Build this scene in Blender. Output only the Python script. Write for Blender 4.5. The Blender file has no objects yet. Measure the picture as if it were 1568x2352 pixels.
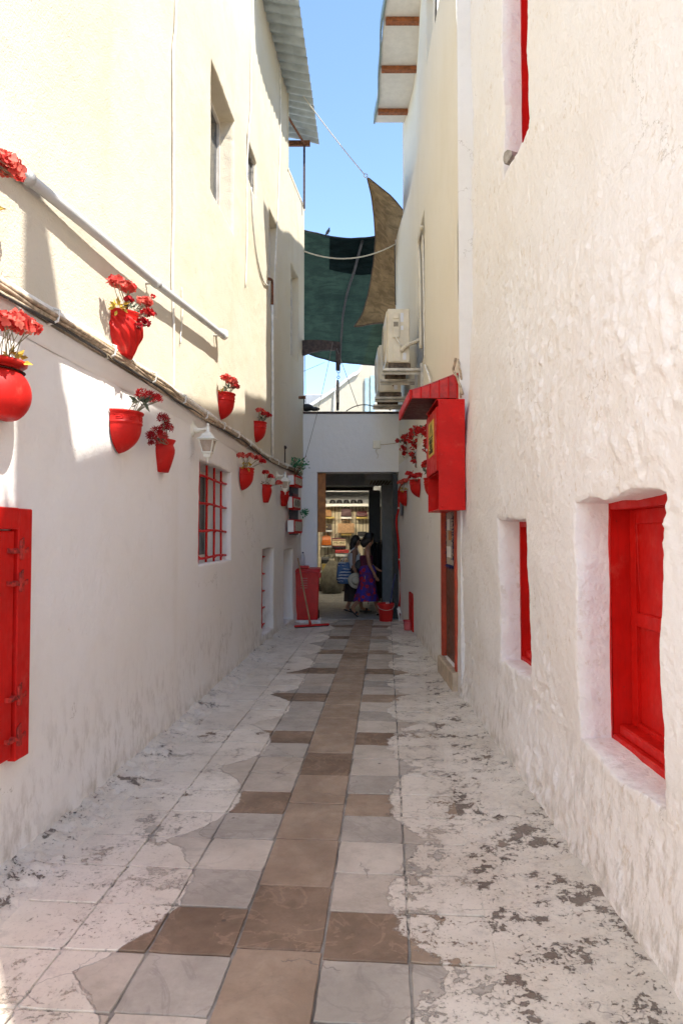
import bpy, bmesh, math, random
import numpy as np
from mathutils import Vector, Matrix

random.seed(7)
SC = bpy.context.scene
COL = SC.collection

# ------------------------------------------------------------------ camera
EYE = 1.65
PITCH = math.atan(54 / 1568.0)
cd = bpy.data.cameras.new('camera'); cam = bpy.data.objects.new('camera', cd); COL.objects.link(cam)
cam.location = (0, 0, EYE); cam.rotation_euler = (math.pi / 2 + PITCH, 0, 0)
cd.sensor_fit = 'HORIZONTAL'; cd.sensor_width = 24.0; cd.lens = 24.0
cd.clip_start = 0.05; cd.clip_end = 2000
SC.camera = cam

# ------------------------------------------------------------------ sky, sun, exposure
SUN = Vector((1.0, -0.70, 1.95)).normalized()          # towards the sun
w = bpy.data.worlds.new('World'); SC.world = w; w.use_nodes = True
wn = w.node_tree; bg = wn.nodes['Background']
sky = wn.nodes.new('ShaderNodeTexSky'); sky.sky_type = 'NISHITA'; sky.sun_disc = False
sky.sun_elevation = math.asin(SUN.z); sky.sun_rotation = math.atan2(SUN.x, SUN.y)
sky.air_density = 1.0; sky.dust_density = 0.05; sky.ozone_density = 3.0
wn.links.new(sky.outputs[0], bg.inputs[0]); bg.inputs[1].default_value = 0.098
sd = bpy.data.lights.new('sun', 'SUN'); sun = bpy.data.objects.new('sun', sd); COL.objects.link(sun)
sd.energy = 2.5; sd.angle = math.radians(0.55); sd.color = (1.0, 0.955, 0.88)
sun.rotation_euler = (-SUN).to_track_quat('-Z', 'Y').to_euler(); sun.location = (6, -6, 20)
vs = SC.view_settings
SC.display_settings.display_device = 'sRGB'
vs.view_transform = 'Standard'; vs.look = 'None'; vs.gamma = 1.0; vs.use_curve_mapping = False
vs.exposure = 2.05
SC.render.engine = 'CYCLES'
SC.cycles.use_denoising = True
SC.cycles.use_adaptive_sampling = True; SC.cycles.adaptive_threshold = .02
SC.cycles.max_bounces = 9; SC.cycles.diffuse_bounces = 6; SC.cycles.transparent_max_bounces = 12
SC.cycles.sample_clamp_indirect = 8.0
SC.cycles.caustics_reflective = False; SC.cycles.caustics_refractive = False

# ------------------------------------------------------------------ where the walls stand
# survey helper: the direction in which a point of the photograph (1568 x 2352 grid) lies from the eye
_c, _s = math.cos(PITCH), math.sin(PITCH)
def ray(x, y):
    u = (x - 784) / 1568.0; v = (1176 - y) / 1568.0
    return (u, _c - v * _s, _s + v * _c)
def at(x, y, Y):
    r = ray(x, y); t = Y / r[1]
    return Vector((r[0] * t, Y, EYE + r[2] * t))
def gnd(x, y, z=0.0):
    r = ray(x, y); t = (z - EYE) / r[2]
    return Vector((r[0] * t, r[1] * t, z))
LP = np.array([(-4, -2.27), (3.47, -1.64), (4.06, -1.59), (5.75, -1.45), (10.14, -1.19), (11.57, -1.06), (13.45, -0.79), (14.2, -0.70)])
RP = np.array([(-4, 1.24), (7.0, 1.24), (7.01, 1.215), (12.0, 1.21), (13.4, 1.13), (14.3, 1.08)])
def Lx(Y): return np.interp(Y, LP[:, 0], LP[:, 1])
def Rx(Y): return np.interp(Y, RP[:, 0], RP[:, 1])
def _on(x, y, fn, sg, off):
    lo, hi = 0.5, 30.0
    r = ray(x, y)
    for _ in range(60):
        m = (lo + hi) / 2
        g = sg * (r[0] / r[1] * m - float(fn(m))) + 0.0 - off
        # inside the alley g > 0
        if g > 0: lo = m
        else: hi = m
    return at(x, y, lo)
def onL(x, y, off=0.0): return _on(x, y, Lx, 1, off)
def onR(x, y, off=0.0): return _on(x, y, Rx, -1, off)
def angL(Y): return -math.atan((float(Lx(Y + .2)) - float(Lx(Y - .2))) / .4)

# ------------------------------------------------------------------ noise
def _hash(i, j, seed):
    n = (i * 374761393 + j * 668265263 + seed * 974634541) & 0xffffffff
    n = ((n ^ (n >> 13)) * 1274126177) & 0xffffffff
    n = (n ^ (n >> 16)) & 0xffffffff
    return n / 4294967295.0
def vnoise(x, y, seed=0):
    x = np.asarray(x, float); y = np.asarray(y, float)
    i = np.floor(x).astype(np.int64); j = np.floor(y).astype(np.int64)
    fx = x - i; fy = y - j
    fx = fx * fx * fx * (fx * (fx * 6 - 15) + 10); fy = fy * fy * fy * (fy * (fy * 6 - 15) + 10)
    a = _hash(i, j, seed); b = _hash(i + 1, j, seed); c = _hash(i, j + 1, seed); d = _hash(i + 1, j + 1, seed)
    return (a + (b - a) * fx + (c - a) * fy + (a - b - c + d) * fx * fy) * 2 - 1
def fbm(x, y, seed=0, o=4):
    s = 0; a = 1.0; t = 0
    for k in range(o):
        s = s + a * vnoise(x * 2 ** k + 17.3 * k, y * 2 ** k - 9.1 * k, seed + k); t += a; a *= .5
    return s / t
def sstep(a, b, x):
    t = np.clip((np.asarray(x, float) - a) / (b - a), 0, 1); return t * t * (3 - 2 * t)

# ------------------------------------------------------------------ objects
def new_obj(name, data, parent=None):
    o = bpy.data.objects.new(name, data); COL.objects.link(o)
    if parent is not None: o.parent = parent
    return o
def tag(o, label=None, cat=None, group=None, kind=None):
    if label: o['label'] = label
    if cat: o['category'] = cat
    if group: o['group'] = group
    if kind: o['kind'] = kind
    return o
def thing(name, label, cat, loc=(0, 0, 0), rz=0.0, group=None):
    o = new_obj(name, None); o.empty_display_size = .1
    o.location = loc; o.rotation_euler = (0, 0, rz)
    return tag(o, label, cat, group)
def to_local(parent, pts):
    """world points -> the frame of a top-level Empty"""
    m = (Matrix.Translation(parent.location) @ Matrix.Rotation(parent.rotation_euler.z, 4, 'Z')).inverted()
    return [m @ Vector(p) for p in pts]

class MB:
    def __init__(s): s.v = []; s.f = []
    def add(s, vs, fs):
        k = len(s.v); s.v += [tuple(p) for p in vs]; s.f += [tuple(i + k for i in f) for f in fs]; return s
    def quad(s, *p): return s.add(p, [tuple(range(len(p)))])
    def box(s, x0, x1, y0, y1, z0, z1, M=None):
        vs = [Vector((x, y, z)) for z in (z0, z1) for y in (y0, y1) for x in (x0, x1)]
        if M is not None: vs = [M @ p for p in vs]
        return s.add(vs, [(0, 2, 3, 1), (4, 5, 7, 6), (0, 1, 5, 4), (2, 6, 7, 3), (0, 4, 6, 2), (1, 3, 7, 5)])
    def tube(s, pts, r, n=8, cap=True):
        pts = [Vector(p) for p in pts]; N = len(pts)
        rs = r if isinstance(r, (list, tuple)) else [r] * N
        d0 = (pts[1] - pts[0]).normalized()
        up = Vector((0, 0, 1)) if abs(d0.z) < .9 else Vector((1, 0, 0))
        a = d0.cross(up).normalized(); vs = []
        for i in range(N):
            d = (pts[min(i + 1, N - 1)] - pts[max(i - 1, 0)])
            if d.length < 1e-9: d = d0
            d.normalize(); a = (a - d * a.dot(d)).normalized(); b = d.cross(a)
            for k in range(n):
                t = 2 * math.pi * k / n; vs.append(pts[i] + (a * math.cos(t) + b * math.sin(t)) * rs[i])
        fs = [(i * n + k, i * n + (k + 1) % n, (i + 1) * n + (k + 1) % n, (i + 1) * n + k) for i in range(N - 1) for k in range(n)]
        if cap: fs += [tuple(range(n))[::-1], tuple(range((N - 1) * n, N * n))]
        return s.add(vs, fs)
    def lathe(s, prof, n=20, a0=0.0, a1=2 * math.pi, fn=None, M=None, cap=False):
        full = abs(a1 - a0 - 2 * math.pi) < 1e-6; m = n if full else n + 1; vs = []
        for (r, z) in prof:
            for k in range(m):
                a = a0 + (a1 - a0) * k / n
                rr = fn(r, a, z) if fn else r
                p = Vector((rr * math.cos(a), rr * math.sin(a), z)); vs.append(M @ p if M is not None else p)
        fs = []
        for i in range(len(prof) - 1):
            for k in range(n if full else n):
                k2 = (k + 1) % m if full else k + 1
                fs.append((i * m + k, i * m + k2, (i + 1) * m + k2, (i + 1) * m + k))
        if cap: fs += [tuple(range(m))[::-1], tuple(range((len(prof) - 1) * m, len(prof) * m))]
        return s.add(vs, fs)
    def prism(s, poly, axis, a, b):
        """poly: 2-D outline; axis 'x' -> (y,z) outline, 'y' -> (x,z), 'z' -> (x,y)"""
        def P(q, t):
            return (t, q[0], q[1]) if axis == 'x' else (q[0], t, q[1]) if axis == 'y' else (q[0], q[1], t)
        n = len(poly); vs = [P(q, a) for q in poly] + [P(q, b) for q in poly]
        fs = [tuple(range(n))[::-1], tuple(range(n, 2 * n))] + [(i, (i + 1) % n, n + (i + 1) % n, n + i) for i in range(n)]
        return s.add(vs, fs)
    def ball(s, c, r, n=10, m=7, sq=(1, 1, 1)):
        vs = []; fs = []
        for i in range(m + 1):
            t = math.pi * i / m
            for k in range(n):
                a = 2 * math.pi * k / n
                vs.append((c[0] + r * sq[0] * math.sin(t) * math.cos(a), c[1] + r * sq[1] * math.sin(t) * math.sin(a), c[2] + r * sq[2] * math.cos(t)))
        for i in range(m):
            for k in range(n): fs.append((i * n + k, (i + 1) * n + k, (i + 1) * n + (k + 1) % n, i * n + (k + 1) % n))
        return s.add(vs, fs)
    def build(s, name, mat, parent=None, smooth=False, bevel=0.0, seg=1, world=False):
        vs = s.v
        if world and parent is not None: vs = to_local(parent, s.v)
        me = bpy.data.meshes.new(name); me.from_pydata([tuple(p) for p in vs], [], s.f)
        bm = bmesh.new(); bm.from_mesh(me)
        if not smooth: bmesh.ops.remove_doubles(bm, verts=bm.verts, dist=1e-6)
        bmesh.ops.recalc_face_normals(bm, faces=bm.faces)
        if bevel: bmesh.ops.bevel(bm, geom=list(bm.edges), offset=bevel, segments=seg, affect='EDGES', profile=.5, clamp_overlap=True)
        bm.to_mesh(me); bm.free()
        if smooth:
            me.polygons.foreach_set('use_smooth', [True] * len(me.polygons))
            if smooth == 'auto':
                try: me.set_sharp_from_angle(angle=math.radians(38))
                except Exception: pass
        me.materials.append(mat)
        return new_obj(name, me, parent)

def wob(pts, n, amp, seed, damp=1.0):
    """resample a polyline smoothly (Catmull-Rom) and let it wander a little"""
    P = [Vector(p) for p in pts]; P = [P[0] * 2 - P[1]] + P + [P[-1] * 2 - P[-2]]
    out = []
    for i in range(1, len(P) - 2):
        for k in range(n):
            t = k / n; a, b, c, d = P[i - 1], P[i], P[i + 1], P[i + 2]
            out.append(.5 * ((2 * b) + (c - a) * t + (2 * a - 5 * b + 4 * c - d) * t * t + (3 * b - a - 3 * c + d) * t ** 3))
    out.append(P[-2])
    if amp:
        for i in range(1, len(out) - 1):
            out[i] = out[i] + Vector((float(vnoise(i * .45, 1.5, seed)), float(vnoise(i * .45, 7.5, seed)), float(vnoise(i * .45, 13.5, seed)))) * amp
    return out
def sag(a, b, drop, n=14):
    a, b = Vector(a), Vector(b)
    return [a.lerp(b, i / n) - Vector((0, 0, drop * 4 * (i / n) * (1 - i / n))) for i in range(n + 1)]

# ------------------------------------------------------------------ materials
class NT:
    def __init__(s, name):
        s.m = bpy.data.materials.new(name); s.m.use_nodes = True; s.t = s.m.node_tree
        s.b = s.t.nodes['Principled BSDF']; s.out = s.t.nodes['Material Output']
    def n(s, typ, ins=None, **props):
        nd = s.t.nodes.new('ShaderNode' + typ)
        for k, v in props.items(): setattr(nd, k, v)
        for k, v in (ins or {}).items(): s.set(nd.inputs[k], v)
        return nd
    def set(s, sock, v):
        if isinstance(v, bpy.types.NodeSocket): s.t.links.new(v, sock)
        elif isinstance(v, bpy.types.Node): s.t.links.new(v.outputs[0], sock)
        else: sock.default_value = v
    def pos(s): return s.n('NewGeometry').outputs['Position']
    def math(s, op, a, b=0.0, c=0.0, clamp=False):
        nd = s.n('Math', operation=op, use_clamp=clamp); s.set(nd.inputs[0], a); s.set(nd.inputs[1], b)
        if op in ('MULTIPLY_ADD', 'SMOOTH_MIN', 'WRAP', 'COMPARE'): s.set(nd.inputs[2], c)
        return nd.outputs[0]
    def noise(s, scale, detail=4, vec=None, stretch=None, rough=.55, dist=0.0):
        v = vec if vec is not None else s.pos()
        if stretch:
            v = s.n('VectorMath', {0: v, 1: stretch}, operation='MULTIPLY').outputs[0]
        nd = s.n('TexNoise', {'Vector': v, 'Scale': scale, 'Detail': detail, 'Roughness': rough, 'Distortion': dist})
        return nd.outputs['Fac']
    def ramp(s, fac, lo, hi, a=0.0, b=1.0):
        nd = s.n('MapRange', {'Value': fac, 'From Min': lo, 'From Max': hi, 'To Min': a, 'To Max': b}, interpolation_type='SMOOTHSTEP')
        return nd.outputs[0]
    def mix(s, f, a, b, blend='MIX'):
        nd = s.n('Mix', data_type='RGBA', blend_type=blend)
        s.set(nd.inputs[0], f)
        for k, v in ((6, a), (7, b)):
            s.set(nd.inputs[k], v if not isinstance(v, tuple) else (v + (1,) if len(v) == 3 else v))
        return nd.outputs[2]
    def col(s, c): s.set(s.b.inputs['Base Color'], c if not isinstance(c, tuple) else c + (1,))
    def rough(s, v): s.set(s.b.inputs['Roughness'], v)
    def spec(s, v): s.set(s.b.inputs['Specular IOR Level'], v)
    def bump(s, h, strength=.3, dist=.01, prev=None):
        nd = s.n('Bump', {'Height': h, 'Strength': strength, 'Distance': dist})
        if prev is not None: s.set(nd.inputs['Normal'], prev)
        s.set(s.b.inputs['Normal'], nd.outputs[0]); return nd.outputs[0]

def simple(name, c, rough=.5, metal=0.0, var=.12, scale=9.0, bump=0.0, bscale=60, spec=.5, coat=0.0):
    t = NT(name)
    f = t.noise(scale, 5)
    k = tuple(x * (1 - var) for x in c); h = tuple(min(1, x * (1 + var)) for x in c)
    t.col(t.mix(t.ramp(f, .3, .7), k, h)); t.spec(spec)
    t.rough(t.ramp(t.noise(scale * 2.3, 4), .25, .75, max(0, rough - .1), min(1, rough + .12)))
    t.set(t.b.inputs['Metallic'], metal)
    if coat: t.set(t.b.inputs['Coat Weight'], coat)
    if bump: t.bump(t.noise(bscale, 5), bump, .004)
    return t.m

def plaster(name, base, warm, grain=.35, gscale=70, coarse=.25, cscale=9, dirt=0.0, fleck=0.0, fleckcol=(.55, .47, .37), streak=0.0, crack=0.0):
    t = NT(name); P = t.pos()
    sep = t.n('SeparateXYZ', {0: P}); Z = sep.outputs[2]
    c = t.mix(t.ramp(t.noise(1.1, 5), .35, .7), base, warm)
    c = t.mix(t.math('MULTIPLY', t.ramp(t.noise(5, 6, rough=.7), .5, .8), .35), c, tuple(x * .86 for x in warm))
    if streak:
        s1 = t.ramp(t.noise(2.2, 5, stretch=(1, 1, .10)), .54, .76)
        c = t.mix(t.math('MULTIPLY', s1, streak), c, tuple(x * y for x, y in zip(warm, (.74, .66, .52))))
    if fleck:
        f = t.ramp(t.noise(21, 6, stretch=(1, 1.0, .7), rough=.62, dist=.3), .58, .64)
        f2 = t.ramp(t.noise(2.0, 3), .42, .62)
        c = t.mix(t.math('MULTIPLY', t.math('MULTIPLY', f, f2), fleck), c, fleckcol)
    if dirt:
        low = t.ramp(Z, .1, 1.0, 1.0, 0.0)
        band = t.ramp(t.noise(1.3, 4), .36, .56)
        st = t.ramp(t.noise(15, 7, stretch=(1, 1, .42), rough=.72), .46, .64)
        k = t.math('MULTIPLY', t.math('MULTIPLY', low, band), t.math('MULTIPLY', st, dirt))
        c = t.mix(k, c, (.36, .31, .25))
        foot = t.ramp(Z, .0, .22, .55, 0.0)
        c = t.mix(t.math('MULTIPLY', foot, t.ramp(t.noise(9, 5), .4, .65)), c, (.42, .38, .32))
    if crack:
        wv = t.n('VectorMath', {0: P, 1: t.n('VectorMath', {0: t.n('TexNoise', {'Vector': P, 'Scale': 3.0, 'Detail': 6.0, 'Roughness': .7}).outputs['Color'], 1: (.5, .5, .5)}, operation='MULTIPLY').outputs[0]}, operation='ADD').outputs[0]
        ve = t.n('TexVoronoi', {'Vector': wv, 'Scale': .9}, feature='DISTANCE_TO_EDGE')
        ck = t.math('ADD', ve.outputs['Distance'], t.ramp(t.noise(.9, 3), .53, .60, .05, 0))
        c = t.mix(t.ramp(ck, .0, .0045, crack, 0), c, (.30, .25, .19))
        # knocks where the older coat shows
        kn = t.ramp(t.noise(4.2, 8, rough=.74), .70, .715)
        c = t.mix(t.math('MULTIPLY', kn, crack), c, tuple(x * y for x, y in zip(warm, (.80, .74, .64))))
    t.col(c); t.rough(.92); t.spec(.2)
    b = t.bump(t.noise(cscale, 5), coarse, .03)
    t.bump(t.noise(gscale, 4), grain, .006, prev=b)
    return t.m

MAT = {}
MAT['white'] = plaster('whitewash', (.81, .785, .755), (.80, .765, .715), grain=.45, gscale=55, coarse=.3, dirt=.42, streak=.15, crack=.6)
MAT['white_rough'] = plaster('rough whitewash', (.84, .815, .79), (.82, .785, .745), grain=.9, gscale=48, coarse=.45, cscale=17, dirt=.55, fleck=.55, fleckcol=(.62, .53, .42), crack=.55)
MAT['cream'] = plaster('cream render', (.615, .555, .445), (.60, .53, .395), grain=.9, gscale=80, coarse=.25, streak=.20, crack=.5)
MAT['cream_far'] = plaster('beige render', (.76, .71, .60), (.74, .685, .56), grain=.6, gscale=70, coarse=.2, streak=.10)
MAT['white_cool'] = plaster('pale blue-white limewash', (.80, .805, .81), (.80, .79, .775), grain=.5, gscale=60, coarse=.3, streak=.15)
MAT['white_far'] = plaster('distant limewash', (.80, .79, .76), (.80, .76, .69), grain=.2, coarse=.2)

def red_paint(name, c, rough=.45, wear=.25, grainvec=None):
    t = NT(name)
    f = t.noise(4, 5)
    cc = t.mix(t.ramp(f, .3, .7), tuple(x * .80 for x in c), c)
    br = t.noise(16, 5, stretch=tuple(4.5 if q >= 1 else .5 for q in (grainvec or (1, 1, .25))), rough=.7)
    cc = t.mix(t.math('MULTIPLY', t.ramp(br, .42, .72), .42), cc, (c[0] * .62, c[1], c[2]))
    fade = t.ramp(t.noise(6.5, 6, rough=.7), .55, .78)
    cc = t.mix(t.math('MULTIPLY', fade, .34), cc, (min(1, c[0] * 1.12), c[1] * 9 + .05, c[2] * 9 + .04))
    wv = t.ramp(t.noise(23, 6, rough=.7), .665, .70)
    cc = t.mix(t.math('MULTIPLY', wv, wear), cc, (.12, .02, .015))
    t.col(cc); t.rough(t.ramp(t.noise(14, 4), .3, .7, rough - .08, rough + .15)); t.spec(.22)
    t.bump(t.noise(30, 4, stretch=grainvec or (1, 1, .25)), .18, .004)
    return t.m
MAT['red'] = red_paint('red gloss paint', (.62, .008, .005))
MAT['red_wood'] = red_paint('red painted wood', (.60, .008, .005), rough=.46, wear=.5)
MAT['red_metal'] = red_paint('red painted sheet metal', (.64, .008, .004), rough=.42, wear=.15, grainvec=(1, 1, 1))
MAT['red_pot'] = red_paint('red pot paint', (.58, .013, .009), rough=.45, wear=.3, grainvec=(1, 1, 1))
MAT['red_plastic'] = simple('red plastic', (.55, .012, .01), rough=.42, var=.1)
MAT['red_tile'] = simple('red painted roofing', (.50, .020, .014), rough=.45, var=.25, scale=14, bump=.2, bscale=40)
MAT['rust'] = simple('rust', (.17, .065, .03), rough=.85, var=.5, scale=30, bump=.5, bscale=80)
MAT['rust_red'] = simple('rusty red hinge', (.36, .018, .010), rough=.7, var=.5, scale=40, bump=.4)
MAT['iron'] = simple('dark rusty iron', (.055, .035, .03), rough=.7, var=.5, scale=18, bump=.4, bscale=50)
MAT['black'] = simple('black', (.012, .012, .013), rough=.5)
MAT['darkglass'] = simple('dark window glass', (.03, .035, .04), rough=.08, var=.2, spec=.6)
MAT['grey_wood'] = simple('weathered wood', (.30, .27, .23), rough=.85, var=.35, scale=16, bump=.4)
MAT['brown_wood'] = simple('brown varnished wood', (.13, .045, .02), rough=.5, var=.35, scale=10)
MAT['orange_wood'] = simple('orange-brown timber', (.40, .15, .03), rough=.55, var=.25, scale=8)
MAT['window_white'] = simple('aged white joinery', (.60, .56, .50), rough=.6, var=.12)
MAT['lamp_white'] = simple('off-white lamp enamel', (.78, .75, .64), rough=.45, var=.06)
MAT['frosted'] = simple('tan lamp glass', (.42, .33, .25), rough=.25, var=.1)
MAT['pvc'] = simple('grey plastic pipe', (.50, .51, .50), rough=.42, var=.07, scale=5)
MAT['cable_white'] = simple('painted cable', (.72, .69, .62), rough=.7, var=.15)
MAT['cable_tan'] = simple('aged cable', (.42, .33, .23), rough=.85, var=.35, scale=25)
MAT['cable_dark'] = simple('dark cable', (.05, .045, .04), rough=.7)
MAT['straw'] = simple('frayed straw', (.42, .31, .18), rough=.9, var=.4, scale=40)
MAT['rope'] = simple('rope', (.62, .56, .44), rough=.9, var=.2, scale=60, bump=.5, bscale=200)
MAT['wire'] = simple('thin wire', (.22, .20, .18), rough=.6)
MAT['ac'] = simple('beige appliance enamel', (.66, .60, .47), rough=.45, var=.10, scale=5)
MAT['ac_dark'] = simple('dirty appliance metal', (.10, .075, .055), rough=.8, var=.5, scale=20)
MAT['ac_label'] = simple('pale sticker', (.68, .70, .74), rough=.5, var=.04)
MAT['galv'] = simple('galvanised bracket', (.55, .52, .45), rough=.55, metal=.2, var=.25)
MAT['soffit'] = simple('white soffit board', (.76, .74, .70), rough=.7, var=.05)
MAT['beam'] = simple('brown painted beam', (.27, .085, .025), rough=.6, var=.3, scale=20)
MAT['edge_green'] = simple('green-grey roof edge', (.20, .26, .25), rough=.6)
MAT['concrete'] = simple('cement', (.42, .38, .33), rough=.95, var=.25, scale=6, bump=.6, bscale=40)
MAT['stone_step'] = simple('beige stone step', (.50, .40, .29), rough=.6, var=.15)
MAT['yellow'] = simple('yellow warning plate', (.62, .43, .03), rough=.45, var=.1)
MAT['ink'] = simple('black print', (.015, .013, .012), rough=.6)
MAT['ink_blue'] = simple('dark blue handle', (.03, .035, .12), rough=.5)
MAT['bluefuzz'] = simple('dark blue garland', (.015, .018, .085), rough=.95, var=.5, scale=60)
MAT['leaf_green'] = simple('grey-green leaf', (.075, .10, .062), rough=.6, var=.4, scale=60)
MAT['leaf_bright'] = simple('artificial green leaf', (.035, .20, .085), rough=.55, var=.45, scale=50)
MAT['leaf_yellow'] = simple('yellowed leaf', (.50, .33, .035), rough=.6, var=.35, scale=50)
MAT['leaf_grey'] = simple('brownish leaf', (.26, .19, .13), rough=.7, var=.35, scale=60)
MAT['stem'] = simple('pale stem', (.22, .20, .12), rough=.7)
MAT['handle_wood'] = simple('wooden broom handle', (.42, .25, .13), rough=.6, var=.2)
MAT['skin'] = simple('tanned skin', (.34, .17, .10), rough=.5, var=.08)
MAT['hair'] = simple('dark hair', (.016, .010, .008), rough=.45, var=.4, scale=60)
MAT['cloth_white'] = simple('white knit', (.70, .68, .68), rough=.9, var=.08)
MAT['cloth_dark'] = simple('dark brown cloth', (.035, .022, .02), rough=.9)
MAT['straw_hat'] = simple('pale straw', (.55, .50, .38), rough=.85, var=.15, scale=70, bump=.3, bscale=120)
MAT['sack'] = simple('grey-brown sack', (.17, .155, .115), rough=.9, var=.25)
MAT['pillar'] = simple('grey pillar paint', (.40, .41, .42), rough=.8, var=.08)
MAT['ceiling_grey'] = simple('grey ceiling panel', (.42, .43, .44), rough=.8, var=.08)
MAT['shelf_white'] = simple('white shelf', (.75, .74, .70), rough=.5, var=.05)
MAT['shelf_yellow'] = simple('yellow shelf edge', (.58, .43, .12), rough=.5, var=.08)
MAT['slat'] = simple('cream slat panel', (.66, .58, .42), rough=.6, var=.08)
MAT['slat_dark'] = simple('slat groove', (.14, .10, .07), rough=.8)
MAT['pink'] = simple('pink plastic', (.55, .12, .13), rough=.4)
MAT['bluewash'] = simple('pale blue joinery', (.42, .56, .62), rough=.6, var=.1)

def petal(name, a, b):
    t = NT(name); g = t.n('NewGeometry'); r = g.outputs['Random Per Island']
    t.col(t.mix(r, a, b)); t.rough(.6); t.spec(.2)
    d = t.n('BsdfTranslucent', {'Color': t.mix(r, a, b)}); mx = t.n('MixShader', {0: .28, 1: t.b.outputs[0], 2: d.outputs[0]})
    t.set(t.out.inputs[0], mx.outputs[0]); return t.m
MAT['petal_coral'] = petal('coral petals', (.55, .020, .02), (.80, .22, .16))
MAT['petal_red'] = petal('red petals', (.40, .006, .010), (.66, .05, .045))
MAT['petal_dark'] = petal('dark red petals', (.22, .004, .010), (.45, .010, .015))

def netting(name, c, transp, trans):
    t = NT(name)
    wv = t.noise(3.2, 5, stretch=(1, .35, 1))
    cc = t.mix(t.ramp(wv, .3, .7), tuple(x * .65 for x in c), c)
    cc = t.mix(t.math('MULTIPLY', t.ramp(t.noise(40, 3), .55, .8), .4), cc, tuple(min(1, x * 1.7) for x in c))
    fold_shade = t.ramp(t.noise(2.4, 5, stretch=(.55, 1.2, 5.0), rough=.62, dist=.9), .42, .62)  # shading of folds, painted into the colour as dark stretched streaks
    cc = t.mix(t.math('MULTIPLY', fold_shade, .6), cc, tuple(x * .38 for x in c))
    t.col(cc); t.rough(.9); t.spec(.04)
    t.bump(t.noise(5, 6, stretch=(.6, 2.2, 2.2), rough=.6, dist=.8), 1.0, .10)
    tr = t.n('BsdfTranslucent', {'Color': cc}); m1 = t.n('MixShader', {0: trans, 1: t.b.outputs[0], 2: tr.outputs[0]})
    tp = t.n('BsdfTransparent'); m2 = t.n('MixShader', {0: transp, 1: m1.outputs[0], 2: tp.outputs[0]})
    t.set(t.out.inputs[0], m2.outputs[0]); return t.m
MAT['net_green'] = netting('green shade netting', (.028, .052, .034), .008, .24)
MAT['net_dark'] = netting('darker netting', (.012, .026, .026), .004, .2)
MAT['sail_tan'] = netting('tan sail cloth', (.36, .225, .105), .0, .42)

def clearplastic():
    t = NT('clear bottle plastic'); t.col((.9, .95, 1.0)); t.rough(.08)
    t.set(t.b.inputs['Transmission Weight'], 1.0); t.set(t.b.inputs['IOR'], 1.12); return t.m
MAT['clear'] = clearplastic()

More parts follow.
